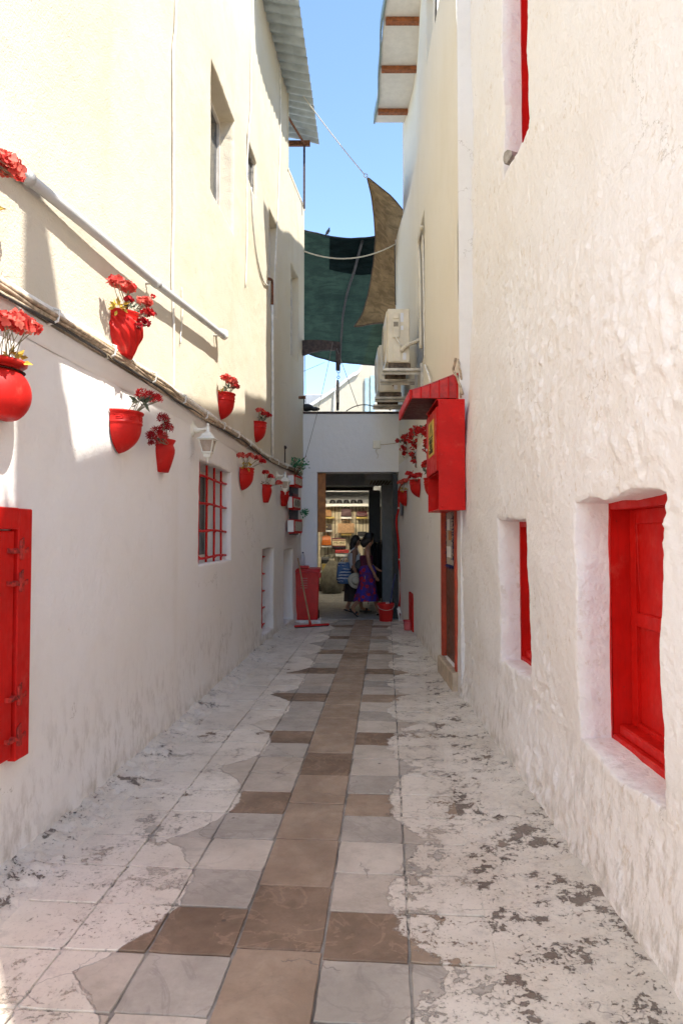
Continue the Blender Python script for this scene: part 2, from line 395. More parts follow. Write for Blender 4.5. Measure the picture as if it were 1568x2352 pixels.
# ---- paving: stone colours and the scalloped whitewash that is painted over them
GA = math.atan(.0655); EV = (math.sin(GA), math.cos(GA)); EU = (math.cos(GA), -math.sin(GA)); GO = (-.451, 2.396)
SW = .352; TS = .3427                                     # strip width, row pitch
def paving(name, dark, light, vein=0.0, grout=False, cement=False, street=False):
    t = NT(name); P = t.pos(); sep = t.n('SeparateXYZ', {0: P}); X, Y = sep.outputs[0], sep.outputs[1]
    dx = t.math('SUBTRACT', X, GO[0]); dy = t.math('SUBTRACT', Y, GO[1])
    U = t.math('ADD', t.math('MULTIPLY', dx, EU[0]), t.math('MULTIPLY', dy, EU[1]))
    c = t.mix(t.ramp(t.noise(2.3, 6, rough=.65, dist=.4), .3, .72), dark, light)
    c = t.mix(t.math('MULTIPLY', t.ramp(t.noise(30, 5, rough=.7), .52, .8), .3), c, tuple(x * .55 for x in dark))
    if vein:
        vv = t.math('ABSOLUTE', t.math('SUBTRACT', t.noise(2.6, 5, dist=1.6), .5))
        c = t.mix(t.math('MULTIPLY', t.ramp(vv, .0, .028, 1, 0), vein), c, tuple(min(1, x * (1.7 if light[0] < .3 else .55)) for x in light))
    # trodden-in grime and round dark spots
    c = t.mix(t.math('MULTIPLY', t.ramp(t.noise(6, 5, rough=.7), .5, .75), .35), c, tuple(x * .6 for x in dark))
    vo = t.n('TexVoronoi', {'Vector': P, 'Scale': 3.1, 'Randomness': 1.0}, feature='F1')
    sp = t.ramp(t.math('ADD', vo.outputs['Distance'], t.math('MULTIPLY', t.noise(25, 3), .05)), .052, .066, 1, 0)
    c = t.mix(t.math('MULTIPLY', sp, .75), c, (.06, .045, .04))
    wv = t.n('VectorMath', {0: P, 1: t.n('VectorMath', {0: t.n('TexNoise', {'Vector': P, 'Scale': 5.0, 'Detail': 4.0}).outputs['Color'], 1: (.22, .22, .22)}, operation='MULTIPLY').outputs[0]}, operation='ADD').outputs[0]
    ve = t.n('TexVoronoi', {'Vector': wv, 'Scale': 1.5}, feature='DISTANCE_TO_EDGE')
    cr = t.math('ADD', ve.outputs['Distance'], t.ramp(t.noise(1.4, 3), .50, .56, .05, 0))
    c = t.mix(t.ramp(cr, .0, .006, .6, 0), c, (.12, .10, .09))
    blot = t.ramp(t.noise(3.1, 7, rough=.75, dist=.3), .40, .68)
    c = t.mix(t.math('MULTIPLY', blot, .35), c, tuple(x * .62 for x in dark))
    t.rough(t.ramp(t.noise(8, 4), .3, .7, .42, .7)); t.spec(.4)
    if not street:
        ph = t.math('FRACT', t.math('MULTIPLY', t.math('SUBTRACT', Y, 2.59 - 11.2), 1 / 1.125))
        cu = t.math('POWER', t.math('ABSOLUTE', t.math('SUBTRACT', t.math('MULTIPLY', ph, 2), 1)), 2.3)
        n1 = t.math('SUBTRACT', t.noise(7, 4), .5); n2 = t.math('SUBTRACT', t.noise(3.2, 6, rough=.72, dist=.5), .5)
        bl = t.math('ADD', t.math('MULTIPLY_ADD', cu, .27, .315), t.math('ADD', t.math('MULTIPLY', n1, .10), t.math('MULTIPLY', n2, .10)))
        lm = t.math('SUBTRACT', t.math('MULTIPLY', U, -1.0), bl)
        n3 = t.math('SUBTRACT', t.noise(16, 6, rough=.7), .5)
        br = t.math('ADD', t.math('MULTIPLY_ADD', cu, .22, .27), t.math('ADD', t.math('MULTIPLY', n2, .26), t.math('MULTIPLY', n3, .14)))
        rm = t.math('SUBTRACT', t.math('SUBTRACT', U, SW), br)
        edge = t.math('MAXIMUM', t.ramp(lm, -.006, .010), t.ramp(rm, -.010, .018))
        # flaked-off islands: many on the right near the eye, few on the left
        fl = t.math('ADD', t.math('MULTIPLY', t.noise(3.4, 8, rough=.70), .62), t.math('MULTIPLY', t.noise(13, 7, rough=.72), .38))
        side = t.ramp(U, -.6, .7, .0, .036)
        far = t.ramp(Y, 2.0, 9.0, .025, .0)
        rim = t.math('MAXIMUM', t.ramp(rm, .0, .42, .040, 0.0), t.ramp(lm, .0, .16, .022, 0.0))
        th = t.math('SUBTRACT', t.math('SUBTRACT', t.math('SUBTRACT', .632, side), far), rim)
        dfl = t.math('SUBTRACT', fl, th)
        flake = t.ramp(dfl, -.010, .012, 1, 0)
        worn = t.ramp(dfl, -.085, .0, 0, .55)
        fine = t.ramp(t.noise(52, 5, rough=.65), t.math('SUBTRACT', .66, t.math('MULTIPLY', worn, .18)), t.math('SUBTRACT', .70, t.math('MULTIPLY', worn, .18)), 1, 0)
        mask = t.math('MULTIPLY', edge, t.math('MULTIPLY', flake, t.math('MAXIMUM', fine, .25)))
        pc = t.mix(t.ramp(t.noise(1.6, 5), .32, .7), (.73, .665, .565), (.61, .54, .44))
        pc = t.mix(t.math('MULTIPLY', t.ramp(t.noise(8, 6, rough=.75), .5, .74), .55), pc, (.42, .375, .325))
        pc = t.mix(t.math('MULTIPLY', t.ramp(t.noise(3.0, 6, rough=.7), .56, .74), t.ramp(Y, 2.0, 5.0, .75, .30)), pc, (.36, .32, .275))
        pc = t.mix(t.math('MULTIPLY', worn, .6), pc, (.44, .38, .31))
        pc = t.mix(t.ramp(cr, .0, .006, .65, 0), pc, (.25, .22, .19))
        pc = t.mix(t.math('MULTIPLY', t.ramp(t.noise(60, 4, rough=.7), .56, .70), .5), pc, (.33, .29, .25))
        pc = t.mix(t.math('MULTIPLY', t.ramp(t.math('MINIMUM', t.math('ABSOLUTE', lm), t.math('ABSOLUTE', rm)), .0, .012, 1, 0), .55), pc, (.20, .17, .15))
        if grout: pc = t.mix(t.ramp(t.noise(9, 5, rough=.7), .48, .60), pc, (.15, .13, .11))
        c = t.mix(mask, c, pc)
        b = t.bump(mask, .9, .006)
        t.bump(t.noise(45, 5), .25 if not cement else .9, .004, prev=b)
    else:
        t.bump(t.noise(45, 5), .2, .004)
    t.col(c); return t.m
PAVE_W = [paving('pale marble', (.48, .415, .335), (.61, .545, .455), vein=.25), paving('grey marble', (.36, .32, .265), (.48, .43, .365), vein=.45), paving('warm marble', (.42, .355, .28), (.55, .48, .395), vein=.2)]
PAVE_B = [paving('brown marble', (.16, .105, .066), (.28, .195, .13), vein=.3), paving('tan marble', (.28, .20, .135), (.41, .31, .22), vein=.2)]
PAVE_G = paving('joint mortar', (.13, .11, .09), (.46, .42, .36), grout=True)
PAVE_C = paving('worn cement', (.155, .12, .092), (.27, .22, .175), cement=True)
PAVE_S = paving('street slabs', (.26, .25, .24), (.36, .345, .32), street=True)

# ================================================================== ground and paving
g = MB().quad((-300, -300, -.06), (300, -300, -.06), (300, 300, -.06), (-300, 300, -.06)).build('ground', MAT['concrete'])
tag(g, kind='structure')

def uv(u, v): return (GO[0] + EU[0] * u + EV[0] * v, GO[1] + EU[1] * u + EV[1] * v)
pave = new_obj('alley_pavement', None); tag(pave, kind='structure')
mb = MB()
mb.quad((-2.6, -4, -.008), (1.6, -4, -.008), (1.6, 13.6, -.008), (-2.6, 13.6, -.008))
mb.build('mortar_bed', PAVE_G, pave)
_ts = [0]
def tile_mesh(w, l, mat):
    """one slab: slightly wavy outline, worn arris"""
    _ts[0] += 1; sd_ = _ts[0]; gp = .0035; n = 6; ring = []
    for (x0, y0, x1, y1, nx, ny) in ((gp, gp, w - gp, gp, 0, 1), (w - gp, gp, w - gp, l - gp, -1, 0), (w - gp, l - gp, gp, l - gp, 0, -1), (gp, l - gp, gp, gp, 1, 0)):
        for k in range(n):
            t = k / n; j = .0035 * abs(float(vnoise(k * .9 + nx * 7.1, sd_ * 3.3 + ny * 5.7, 5))) + (.006 if k == 0 else 0)
            ring.append((x0 + (x1 - x0) * t + nx * j + (ny * j if k == 0 and False else 0), y0 + (y1 - y0) * t + ny * j))
    N = len(ring); cx, cy = w / 2, l / 2
    V = [(cx + (x - cx) * .985, cy + (y - cy) * .985, 0) for x, y in ring] + [(x, y, -.0035) for x, y in ring] + [(x, y, -.03) for x, y in ring]
    F = [tuple(range(N))] + [(i, N + i, N + (i + 1) % N, (i + 1) % N) for i in range(N)] + [(N + i, 2 * N + i, 2 * N + (i + 1) % N, N + (i + 1) % N) for i in range(N)]
    me = bpy.data.meshes.new('paving_tile'); me.from_pydata(V, [], F)
    bm = bmesh.new(); bm.from_mesh(me); bmesh.ops.recalc_face_normals(bm, faces=bm.faces); bm.to_mesh(me); bm.free()
    me.materials.append(mat); return me
TW = [tile_mesh(TS, TS, m) for m in PAVE_W for _ in range(4)]; TB = [tile_mesh(TS, TS, m) for m in PAVE_B for _ in range(4)]
TL = [tile_mesh(SW, .495, m) for m in (PAVE_B[1], PAVE_B[1], PAVE_B[0], PAVE_B[1], PAVE_B[1])]
def put_tile(me, u, v):
    o = new_obj('paving_tile', me, pave); x, y = uv(u, v)
    o.location = (x, y, random.uniform(-.0022, .0022)); o.rotation_euler = (random.gauss(0, .003), random.gauss(0, .003), -GA + random.gauss(0, .003))
for k in range(-2, 33):
    brown = (k % 4 == 1)
    for j, u in enumerate((-3 * TS, -2 * TS, -TS, SW, SW + TS)):
        put_tile(random.choice(TB[:4] if u < 0 else TB) if brown else random.choice(TW), u, k * TS)
v = -.10 - .495
while v < 11.0:
    put_tile(random.choice(TL), 0, v); v += .495

def margin(name, mat, parent, x_in, x_out, y0, y1, amp, rise, seed, nx=14, step=.025):
    """rough cement between the slabs and the foot of a wall; x_in/x_out are functions of y"""
    ys = np.arange(y0, y1, step); tt = np.linspace(0, 1, nx); V = []; F = []
    Yg, Tg = np.meshgrid(ys, tt, indexing='ij')
    Xg = x_in(Yg) + (x_out(Yg) - x_in(Yg)) * Tg
    Zg = .002 + rise * Tg ** 2.5 + amp * (.5 + fbm(Xg * 26, Yg * 26, seed, 3)) * np.clip(Tg * 5, 0, 1) + amp * .7 * fbm(Xg * 5, Yg * 5, seed + 9, 3) * np.clip(Tg * 4, 0, 1)
    Zg[:, 0] = -.004
    V = np.stack([Xg, Yg, Zg], -1).reshape(-1, 3).tolist(); n = nx
    F = [(i * n + k, i * n + k + 1, (i + 1) * n + k + 1, (i + 1) * n + k) for i in range(len(ys) - 1) for k in range(n - 1)]
    m = MB(); m.v = V; m.f = F
    return m.build(name, mat, parent, smooth=True)
def gx(u, Y): return GO[0] + u / EU[0] + (Y - GO[1]) * math.tan(GA)
margin('pebbled_gutter', PAVE_C, pave, lambda y: np.minimum(gx(-3 * TS + .02, y), Lx(y) + .30), lambda y: Lx(y) - .03, 1.6, 13.4, .022, .05, 3)
margin('cement_apron', PAVE_C, pave, lambda y: np.minimum(gx(SW + 2 * TS - .02, y), Rx(y) - .06), lambda y: Rx(y) + .03, 1.4, 13.4, .010, .03, 5, nx=22)

# street beyond the archway
st = new_obj('street_pavement', None); tag(st, kind='structure')
MB().quad((-6, 13.6, -.012), (8, 13.6, -.012), (8, 32, -.012), (-6, 32, -.012)).build('mortar_bed', PAVE_G, st)
SM = tile_mesh(.62, .62, PAVE_S)
for i in range(-3, 5):
    for j in range(11):
        o = new_obj('paving_slab', SM, st); o.location = (-.2 + i * .62 + (.31 if j % 2 else 0), 13.75 + j * .62, random.uniform(-.004, -.001))

# ================================================================== wall sheets
def lines(a, b, step, marks, extra=()):
    L = list(np.arange(a, b, step)) + [b]
    for (m, d) in marks:
        L = [t for t in L if abs(t - m) > .02 + .0]
        L = [t for t in L if not (min(0, d * .03) - .001 <= t - m <= max(0, d * .03) + .001)]
        L += [m - d * .026, m - d * .014, m - d * .005] + [m + d * .0036 * k for k in range(7)] + [m + d * .03]
    return np.array(sorted(set(round(float(t), 5) for t in list(L) + list(extra) if a - 1e-6 <= t <= b + 1e-6)))
def sheet(name, parent, mat, y0, y1, z0, z1, step, Xf, ops, inw, amp, warp=.008, seed=1, smooth=True):
    """plastered wall face as a relief: openings sink into it with soft, uneven arrises"""
    ym = []; zm = []
    for (a, b, c, d, dep) in ops: ym += [(a, 1), (b, -1)]; zm += [(c, 1), (d, -1)]
    ys = lines(y0, y1, step, ym); zs = lines(z0, z1, step, zm)
    Y, Z = np.meshgrid(ys, zs, indexing='ij')
    dep = np.zeros_like(Y); inside = np.full_like(Y, -9.0)
    for (a, b, c, d, D) in ops:
        m = np.minimum(np.minimum(Y - a, b - Y), np.minimum(Z - c, d - Z))
        dep = np.maximum(dep, D * np.clip(m / .0216, 0, 1) + .007 * np.clip(1 + m / .026, 0, 1) ** 2 * (m < 0) + .007 * (m >= 0))
        inside = np.maximum(inside, m)
    flat = 1 - np.clip(dep / .05, 0, 1)
    X = Xf(Y, Z) + inw * dep - inw * amp(Y, Z) * (.35 + .65 * flat)
    wx = warp * fbm(Y * 5 + 3, Z * 5, seed + 40, 3) * 1.6; wz = warp * fbm(Y * 5, Z * 5 + 8, seed + 60, 3) * 1.6
    jam = np.clip(dep / .05, 0, 1) * np.clip(1 - np.abs(inside) / .03, 0, 1)
    wx = wx + jam * .010 * fbm(X * 18, Z * 14, seed + 70, 3)
    wz = wz + jam * .008 * fbm(X * 18, Y * 14, seed + 80, 3)
    wx = wx * (1 - .65 * np.clip(dep / .12, 0, 1)); wz = wz * (1 - .65 * np.clip(dep / .12, 0, 1))
    edge = np.minimum(np.minimum(Y - y0, y1 - Y), np.minimum(Z - z0, z1 - Z)); k = np.clip(edge / .05, 0, 1)
    V = np.stack([X, Y + wx * k, Z + wz * k], -1).reshape(-1, 3)
    n = len(zs); i, j = np.meshgrid(np.arange(len(ys) - 1), np.arange(n - 1), indexing='ij')
    a = (i * n + j).ravel(); F = np.stack([a, a + 1, a + n + 1, a + n], -1)
    if inw > 0: F = F[:, ::-1]
    me = bpy.data.meshes.new(name)
    me.vertices.add(len(V)); me.vertices.foreach_set('co', V.ravel())
    me.loops.add(F.size); me.loops.foreach_set('vertex_index', F.ravel())
    me.polygons.add(len(F)); me.polygons.foreach_set('loop_start', np.arange(len(F)) * 4)
    me.update(calc_edges=True); me.validate()
    me.polygons.foreach_set('use_smooth', [smooth] * len(me.polygons))
    me.materials.append(mat)
    o = new_obj(name, me, parent)
    if parent is not None: me.transform(Matrix.Translation(-Vector(parent.location)))
    return o

# ------------------------------------------------------------------ left house: white below, cream above
LH = thing('left_house', 'tall house on the left, white below and sunlit cream above', 'house', (-3.0, 5.0, 0))
STEPZ = 2.78
grille_op = (6.68, 8.10, 1.36, 2.40, .34)
nicheA = (10.22, 11.10, .16, 1.45, .38)
nicheB = (11.95, 12.70, .10, 1.40, .30)
def ampL(Y, Z): return .012 * fbm(Y * 1.1, Z * 1.1, 11, 3) + .0035 * fbm(Y * 9, Z * 9, 12, 3) + .02 * np.clip((.35 - Z) / .35, 0, 1) * (.6 + .6 * fbm(Y * 6, Z * 6, 14, 3))
sheet('lower_wall', LH, MAT['white'], 1.2, 13.5, -.05, STEPZ + .03, .045, lambda Y, Z: Lx(Y) + 0 * Z, [grille_op, nicheA, nicheB], -1, ampL, warp=.010, seed=3)
upper_ops = [(6.90, 7.98, 5.22, 6.58, .21), (8.75, 9.45, 6.36, 6.90, .085), (10.45, 11.15, 5.2, 6.75, .16), (12.25, 12.95, 4.95, 6.6, .16)]
def ampU(Y, Z): return .016 * fbm(Y * .8, Z * .8, 21, 3) + .003 * fbm(Y * 8, Z * 8, 22, 3)
sheet('upper_wall', LH, MAT['cream'], 1.2, 13.5, STEPZ, 8.2, .06, lambda Y, Z: Lx(Y) + .035 * sstep(0, .08, Z - STEPZ) + 0 * Y, upper_ops, -1, ampU, warp=.010, seed=5)
sheet('top_wall', LH, MAT['cream'], 1.2, 12.0, 8.2, 9.75, .12, lambda Y, Z: Lx(Y) + .035, [], -1, ampU, warp=0, seed=6)
m = MB()
for (a, b, za, zb) in ((-4, 1.2, -.05, 9.75),):
    m.quad((float(Lx(a)), a, za), (float(Lx(b)), b, za), (float(Lx(b)) + .02, b, zb), (float(Lx(a)) + .02, a, zb))
m.build('rear_wall', MAT['white'], LH, world=True)
m = MB()
m.prism([(float(Lx(y)) - .42, y) for y in (-4, 3.47, 5.75, 10.14, 13.5)] + [(-6, 13.5), (-6, -4)], 'z', -.05, 8.15)
m.prism([(float(Lx(y)) - .42, y) for y in (-4, 3.47, 5.75, 10.14, 11.97)] + [(-6, 11.97), (-6, -4)], 'z', 8.15, 9.70)
m.build('inner_wall', MAT['cream'], LH, world=True)
m = MB()     # end faces and copings
m.prism([(float(Lx(13.5)) + .034, -.05), (float(Lx(13.5)) + .034, 8.2), (-6, 8.2), (-6, -.05)], 'y', 13.5, 13.56)
m.box(float(Lx(12.0)) - .6, float(Lx(12.0)) + .05, 11.97, 12.03, 8.19, 9.75)
m.add([(float(Lx(y)) + o, y, z) for y in (12.0, 13.56) for (o, z) in ((.045, 8.2), (.045, 8.26), (-.5, 8.26), (-.5, 8.2))], [(0, 1, 5, 4), (1, 2, 6, 5), (3, 0, 4, 7), (2, 3, 7, 6), (0, 3, 2, 1), (4, 5, 6, 7)])
m.build('parapet', MAT['cream'], LH, world=True)
# ledge moulding at the change of colour
m = MB()
ys = np.arange(1.2, 13.5, .1)
prof = ((.0, -.10), (.02, -.075), (.012, -.05), (.035, -.02), (.04, .012))
V = [(float(Lx(y)) + p[0] + .004 * float(fbm(y * 4, p[1] * 30, 31, 2)), y, STEPZ + p[1] + .006 * float(fbm(y * 2, 3, 32, 2))) for y in ys for p in prof]
n = len(prof); m.add(V, [(i * n + k, i * n + k + 1, (i + 1) * n + k + 1, (i + 1) * n + k) for i in range(len(ys) - 1) for k in range(n - 1)])
m.build('ledge', MAT['white'], LH, smooth=True, world=True)

def frame_ring(m, x0, x1, y0, y1, z0, z1, t):
    m.box(x0, x1, y0, y0 + t, z0, z1); m.box(x0, x1, y1 - t, y1, z0, z1)
    m.box(x0, x1, y0 + t, y1 - t, z0, z0 + t); m.box(x0, x1, y0 + t, y1 - t, z1 - t, z1)

# upper windows: dark panes deep in the reveals
for k, (a, b, c, d, D) in enumerate(upper_ops):
    x = float(Lx((a + b) / 2)) + .035 - D; ang = angL((a + b) / 2)
    M = Matrix.Translation((x, (a + b) / 2, (c + d) / 2)) @ Matrix.Rotation(ang, 4, 'Z')
    hw, hh = (b - a) / 2 - .01, (d - c) / 2 - .01
    m = MB(); frame_ring(m, .012, .05, -hw, hw, -hh, hh, .045)
    if k == 0: m.box(.014, .046, -.02, .02, -hh + .045, hh - .045)
    m.v = [tuple(M @ Vector(p)) for p in m.v]
    wo = m.build('window', MAT['window_white'] if k != 1 else MAT['grey_wood'], LH, world=True, bevel=.004)
    m = MB().box(.006, .02, -hw + .045, hw - .045, -hh + .045, hh - .045); m.v = [tuple(M @ Vector(p)) for p in m.v]
    m.build('pane', MAT['darkglass'] if k < 2 else MAT['cream_far'], wo, world=False).data.transform(Matrix.Translation(-Vector(LH.location)))

# barred window
def barred(a, b, c, d, D, nv, nh, out, label, with_pane=True):
    yc = (a + b) / 2; x = float(Lx(yc)); ang = angL(yc)
    M = Matrix.Translation(Vector((x, yc, 0)) - Vector(LH.location)) @ Matrix.Rotation(ang, 4, 'Z')
    hw = (b - a) / 2
    m = MB(); frame_ring(m, -D + .02, -D + .075, -hw + .0, hw - .0, c + .01, d - .01, .06)
    m.box(-D + .025, -D + .07, -.03, .03, c + .07, d - .07)
    m.v = [tuple(M @ Vector(p)) for p in m.v]
    wo = m.build('window', MAT['window_white'], LH, bevel=.004)
    if with_pane:
        m = MB().box(-D + .03, -D + .04, -hw + .06, -.03, c + .07, d - .07).box(-D + .03, -D + .04, .03, hw - .06, c + .07, d - .07)
        m.v = [tuple(M @ Vector(p)) for p in m.v]; m.build('pane', MAT['darkglass'], wo)
    for k in range(nv):
        y = -hw + (k + .75) * (2 * hw) / (nv + .35)
        m = MB().tube([(M @ Vector((out + .002 * math.sin(3 * z + k), y + .006 * math.sin(z * 4 + k), z))) for z in np.linspace(c - .02, d + .01, 9)], .0125, 8)
        m.build('bar', MAT['red'], wo, smooth=True)
    for k in range(nh):
        z = c + .06 + k * (d - c - .2) / (nh - 1)
        m = MB().tube([(M @ Vector((out + .016, y, z + .008 * math.sin(y * 5 + k)))) for y in np.linspace(-hw + .02, hw - .005, 9)], .013, 8)
        for kk in range(nv):
            y = -hw + (kk + .75) * (2 * hw) / (nv + .35); m.ball(M @ Vector((out + .008, y, z)), .021, 8, 5)
        m.build('bar', MAT['red'], wo, smooth=True)
barred(*grille_op, 4, 4, -.075, 'a')
barred(*nicheA, 3, 5, -.16, 'b')
barred(*nicheB, 2, 3, -.20, 'c', False)

# corrugated terrace roof
m = MB(); V = []; ys = np.arange(9.0, 13.5, .0125)
xin, zin, zout = -3.4, 10.05, 9.5
for y in ys:
    o = float(np.interp(y, [9, 13.5], [-.66, -.44])); dz = .030 * math.sin(y / .21 * 2 * math.pi)
    V += [(o, y, zout + dz), (float(Lx(y)) + .0, y, zout + .1 + dz), (xin, y, zin + dz)]
m.add(V, [(i * 3 + k, i * 3 + k + 1, (i + 1) * 3 + k + 1, (i + 1) * 3 + k) for i in range(len(ys) - 1) for k in range(2)])
MAT['corr'] = simple('weathered corrugated sheet', (.40, .45, .46), rough=.5, metal=.3, var=.16, scale=4)
ro = m.build('roof_sheet', MAT['corr'], LH, smooth=True, world=True)
m = MB(); m.box(-2.6, -.62, 13.22, 13.28, 9.36, 9.46);
m.tube([(-1.15, 11.9, 9.44), (-.72, 13.25, 9.38)], .025, 6)
m.build('purlin', MAT['rust'], ro, world=False).data.transform(Matrix.Translation(-Vector(LH.location)))
MB().box(-.755, -.715, 13.22, 13.26, 8.1, 9.42).build('roof_post', MAT['iron'], LH, world=True)

# ------------------------------------------------------------------ near right house, thick uneven limewashed stone
RH = thing('stone_house', 'near house on the right of lumpy whitewashed stone with red windows', 'house', (1.6, 3.5, 0))
win_big = (2.66, 3.62, .585, 1.83, .46)
win_small = (4.57, 5.36, .68, 1.76, .46)
win_up = (4.86, 5.60, 4.62, 6.6, .44)
def XR(Y, Z): return 1.24 + .115 * sstep(2.3, 3.9, Z) - .02 * np.clip((.6 - Z) / .6, 0, 1) ** 2
def ampR(Y, Z):
    a, b = Y * .83 + Z * .56, Z * .83 - Y * .56          # oblique, warped grid: no rows of lumps
    wa = a + .10 * fbm(Y * 2.3, Z * 2.3, 61, 3); wb = b + .10 * fbm(Y * 2.3 + 9, Z * 2.3 + 4, 62, 3)
    reg = sstep(.0, .42, fbm(a * .85 + 4, b * .85, 51, 4) + .18 * sstep(3.4, 5.0, Y) - .30 * sstep(2.6, 4.4, Z))
    low = .030 * fbm(a * 1.1, b * 1.1, 52, 3)
    mid = .013 * np.maximum(fbm(wa * 6, wb * 6, 53, 3), -.2) * (.25 + .75 * reg)
    st = np.clip(vnoise(wa * 15, wb * 15, 54) - .30, 0, 1) ** 1.2 * .028 * reg ** 1.4 * (1 - .45 * sstep(2.4, 4.0, Z)) + np.clip(vnoise(wa * 27, wb * 27, 59) - .35, 0, 1) * .014 * reg
    pit = -np.clip(fbm(wa * 11, wb * 7, 57, 3) - .34, 0, 1) * .040 * sstep(-.1, .3, fbm(a * 1.1, b * 1.1, 58, 2))
    fine = .0022 * fbm(wa * 30, wb * 30, 55, 3)
    foot = np.clip((.5 - Z) / .5, 0, 1) * .05 * (.55 + .5 * fbm(Y * 2, Z * 2, 56, 3))
    return low + mid + st + pit + fine + foot
sheet('stone_wall', RH, MAT['white_rough'], 1.32, 7.0, -.05, 7.6, .0165, XR, [win_big, win_small, win_up], 1, ampR, warp=.022, seed=8)
prof = [(-4, 4.3), (.60, 4.37), (.95, 5.2), (1.10, 6.4), (1.20, 7.3), (1.31, 7.5), (1.33, 7.6)]
m = MB().prism([(-4, -.05), (1.33, -.05)] + prof[::-1], 'x', 1.245, 1.75)
m.build('rear_wall', MAT['white_rough'], RH, world=True)
m = MB().prism([(1.32, 7.6), (7.0, 7.6), (7.0, 8.3), (2.95, 8.2), (2.7, 7.95), (2.0, 7.9), (1.9, 8.2), (1.78, 8.4), (1.50, 9.3), (1.34, 9.3)], 'x', 1.36, 1.75)
m.build('parapet', MAT['white_rough'], RH, world=True)
m = MB(); m.box(1.75, 6, -4, 6.98, -.05, 4.3); m.box(1.75, 6, 1.5, 6.98, 4.3, 7.85)
m.build('inner_wall', MAT['white'], RH, world=True)

def red_window(op, name_mat, rails, x_face):
    a, b, c, d, D = op
    m = MB(); frame_ring(m, x_face, x_face + .16, a - .02, b + .02, c - .02, d + .01, .055)
    o = m.build('window', MAT['red_wood'], RH, world=True, bevel=.004)
    off = Matrix.Translation(-Vector(RH.location))
    xl = x_face + .10
    m = MB(); frame_ring(m, xl, xl + .045, a + .035, b - .035, c + .035, d - .045, .075)
    for r in rails: m.box(xl, xl + .045, a + .11, b - .11, r - .035, r + .035)
    m.box(xl, xl + .045, (a + b) / 2 - .045, (a + b) / 2 + .045, c + .11, d - .12)
    m.build('leaf_frame', MAT['red_wood'], o, bevel=.004).data.transform(off)
    zs = [c + .11] + list(rails) + [d - .12]
    for i in range(len(zs) - 1):
        for (ya, yb) in ((a + .11, (a + b) / 2 - .045), ((a + b) / 2 + .045, b - .11)):
            m = MB().box(xl + .018, xl + .035, ya - .01, yb + .01, zs[i] - .005, zs[i + 1] + .005)
            m.build('panel', MAT['red_wood'], o).data.transform(off)
    m = MB().box(x_face + .03, xl + .03, a + .04, b - .04, c + .032, c + .085)
    m.build('bottom_rail', MAT['red_wood'], o, bevel=.008).data.transform(off)
    return o
red_window(win_big, '', [1.22], 1.24 + .17)
red_window(win_small, '', [1.22], 1.24 + .155)
red_window(win_up, '', [5.3, 5.9], 1.355 + .15)

# ------------------------------------------------------------------ farther right house, beige render, door and awning
FH = thing('beige_house', 'tall beige rendered house on the right behind the red cabinet', 'house', (1.5, 10, 0))
door_op = (7.22, 8.24, .22, 2.42, .14)
fops = [door_op, (9.9, 10.95, 4.3, 6.45, .16), (8.85, 9.6, 8.4, 9.4, .16), (11.55, 12.2, .02, .66, .10)]
def XF(Y, Z): return np.interp(Y, RP[:, 0], RP[:, 1]) + .16 * sstep(7.6, 8.4, Z) * sstep(9.5, 13.0, Y)
def ampF(Y, Z): return .012 * fbm(Y * 1.1, Z * 1.1, 71, 3) + .003 * fbm(Y * 9, Z * 9, 72, 3)
sheet('lower_wall', FH, MAT['white'], 7.02, 13.75, -.05, 3.05, .05, XF, [door_op, fops[3]], 1, ampF, warp=.007, seed=9)
sheet('upper_wall', FH, MAT['cream_far'], 7.02, 13.75, 3.05, 8.28, .07, XF, [fops[1]] , 1, ampF, warp=.007, seed=10)
sheet('top_wall', FH, MAT['cream_far'], 8.62, 13.75, 8.28, 10.3, .07, XF, [(8.85, 9.6, 8.4, 9.4, .16)], 1, ampF, warp=.0, seed=12)
m = MB()
m.box(1.215, 6, 6.98, 7.02, -.05, 8.28); m.box(1.62, 6, 7.02, 8.64, -.05, 8.28); m.box(1.235, 1.62, 8.60, 8.64, 8.24, 10.25); m.box(1.62, 6, 8.64, 13.72, -.05, 10.25); m.box(1.26, 6, 13.72, 13.78, -.05, 10.3)
m.add([(1.10, 13.75, -.05), (1.5, 13.75, -.05), (1.5, 13.75, 7.7), (1.10, 13.75, 7.7)], [(0, 1, 2, 3)])
m.build('side_wall', MAT['white'], FH, world=True)
# projecting roof with boarded soffit and brown beams
m = MB(); m.box(.69, 1.9, 8.75, 13.62, 10.06, 10.16); sf = m.build('eaves', MAT['soffit'], FH, world=True)
off = Matrix.Translation(-Vector(FH.location))
for y in (13.2, 11.97, 10.82, 9.7):
    m = MB().box(.72, 1.4, y - .05, y + .05, 9.98, 10.055); m.build('beam', MAT['beam'], sf).data.transform(off)
m = MB(); V = []
ys = np.arange(8.75, 13.62, .05)
for y in ys:
    x = .665 + .018 * math.sin(y * 2.1) + .01 * math.sin(y * 5); V += [(x, y, 10.02), (x, y, 10.2), (x + .03, y, 10.2), (x + .03, y, 10.02)]
m.add(V, [(i * 4 + k, i * 4 + (k + 1) % 4, (i + 1) * 4 + (k + 1) % 4, (i + 1) * 4 + k) for i in range(len(ys) - 1) for k in range(4)])
m.build('fascia', MAT['edge_green'], sf).data.transform(off)
for (a, b, c, d, D) in fops[1:3]:
    x = float(XF(np.array((a + b) / 2), np.array((c + d) / 2))) + D
    m = MB(); frame_ring(m, x - .06, x - .012, a + .01, b - .01, c + .01, d - .01, .06); m.box(x - .055, x - .016, (a + b) / 2 - .03, (a + b) / 2 + .03, c + .06, d - .06)
    wo = m.build('window', MAT['window_white'], FH, world=True)
    MB().box(x - .04, x - .03, a + .06, b - .06, c + .06, d - .06).build('pane', MAT['darkglass'], wo).data.transform(off)
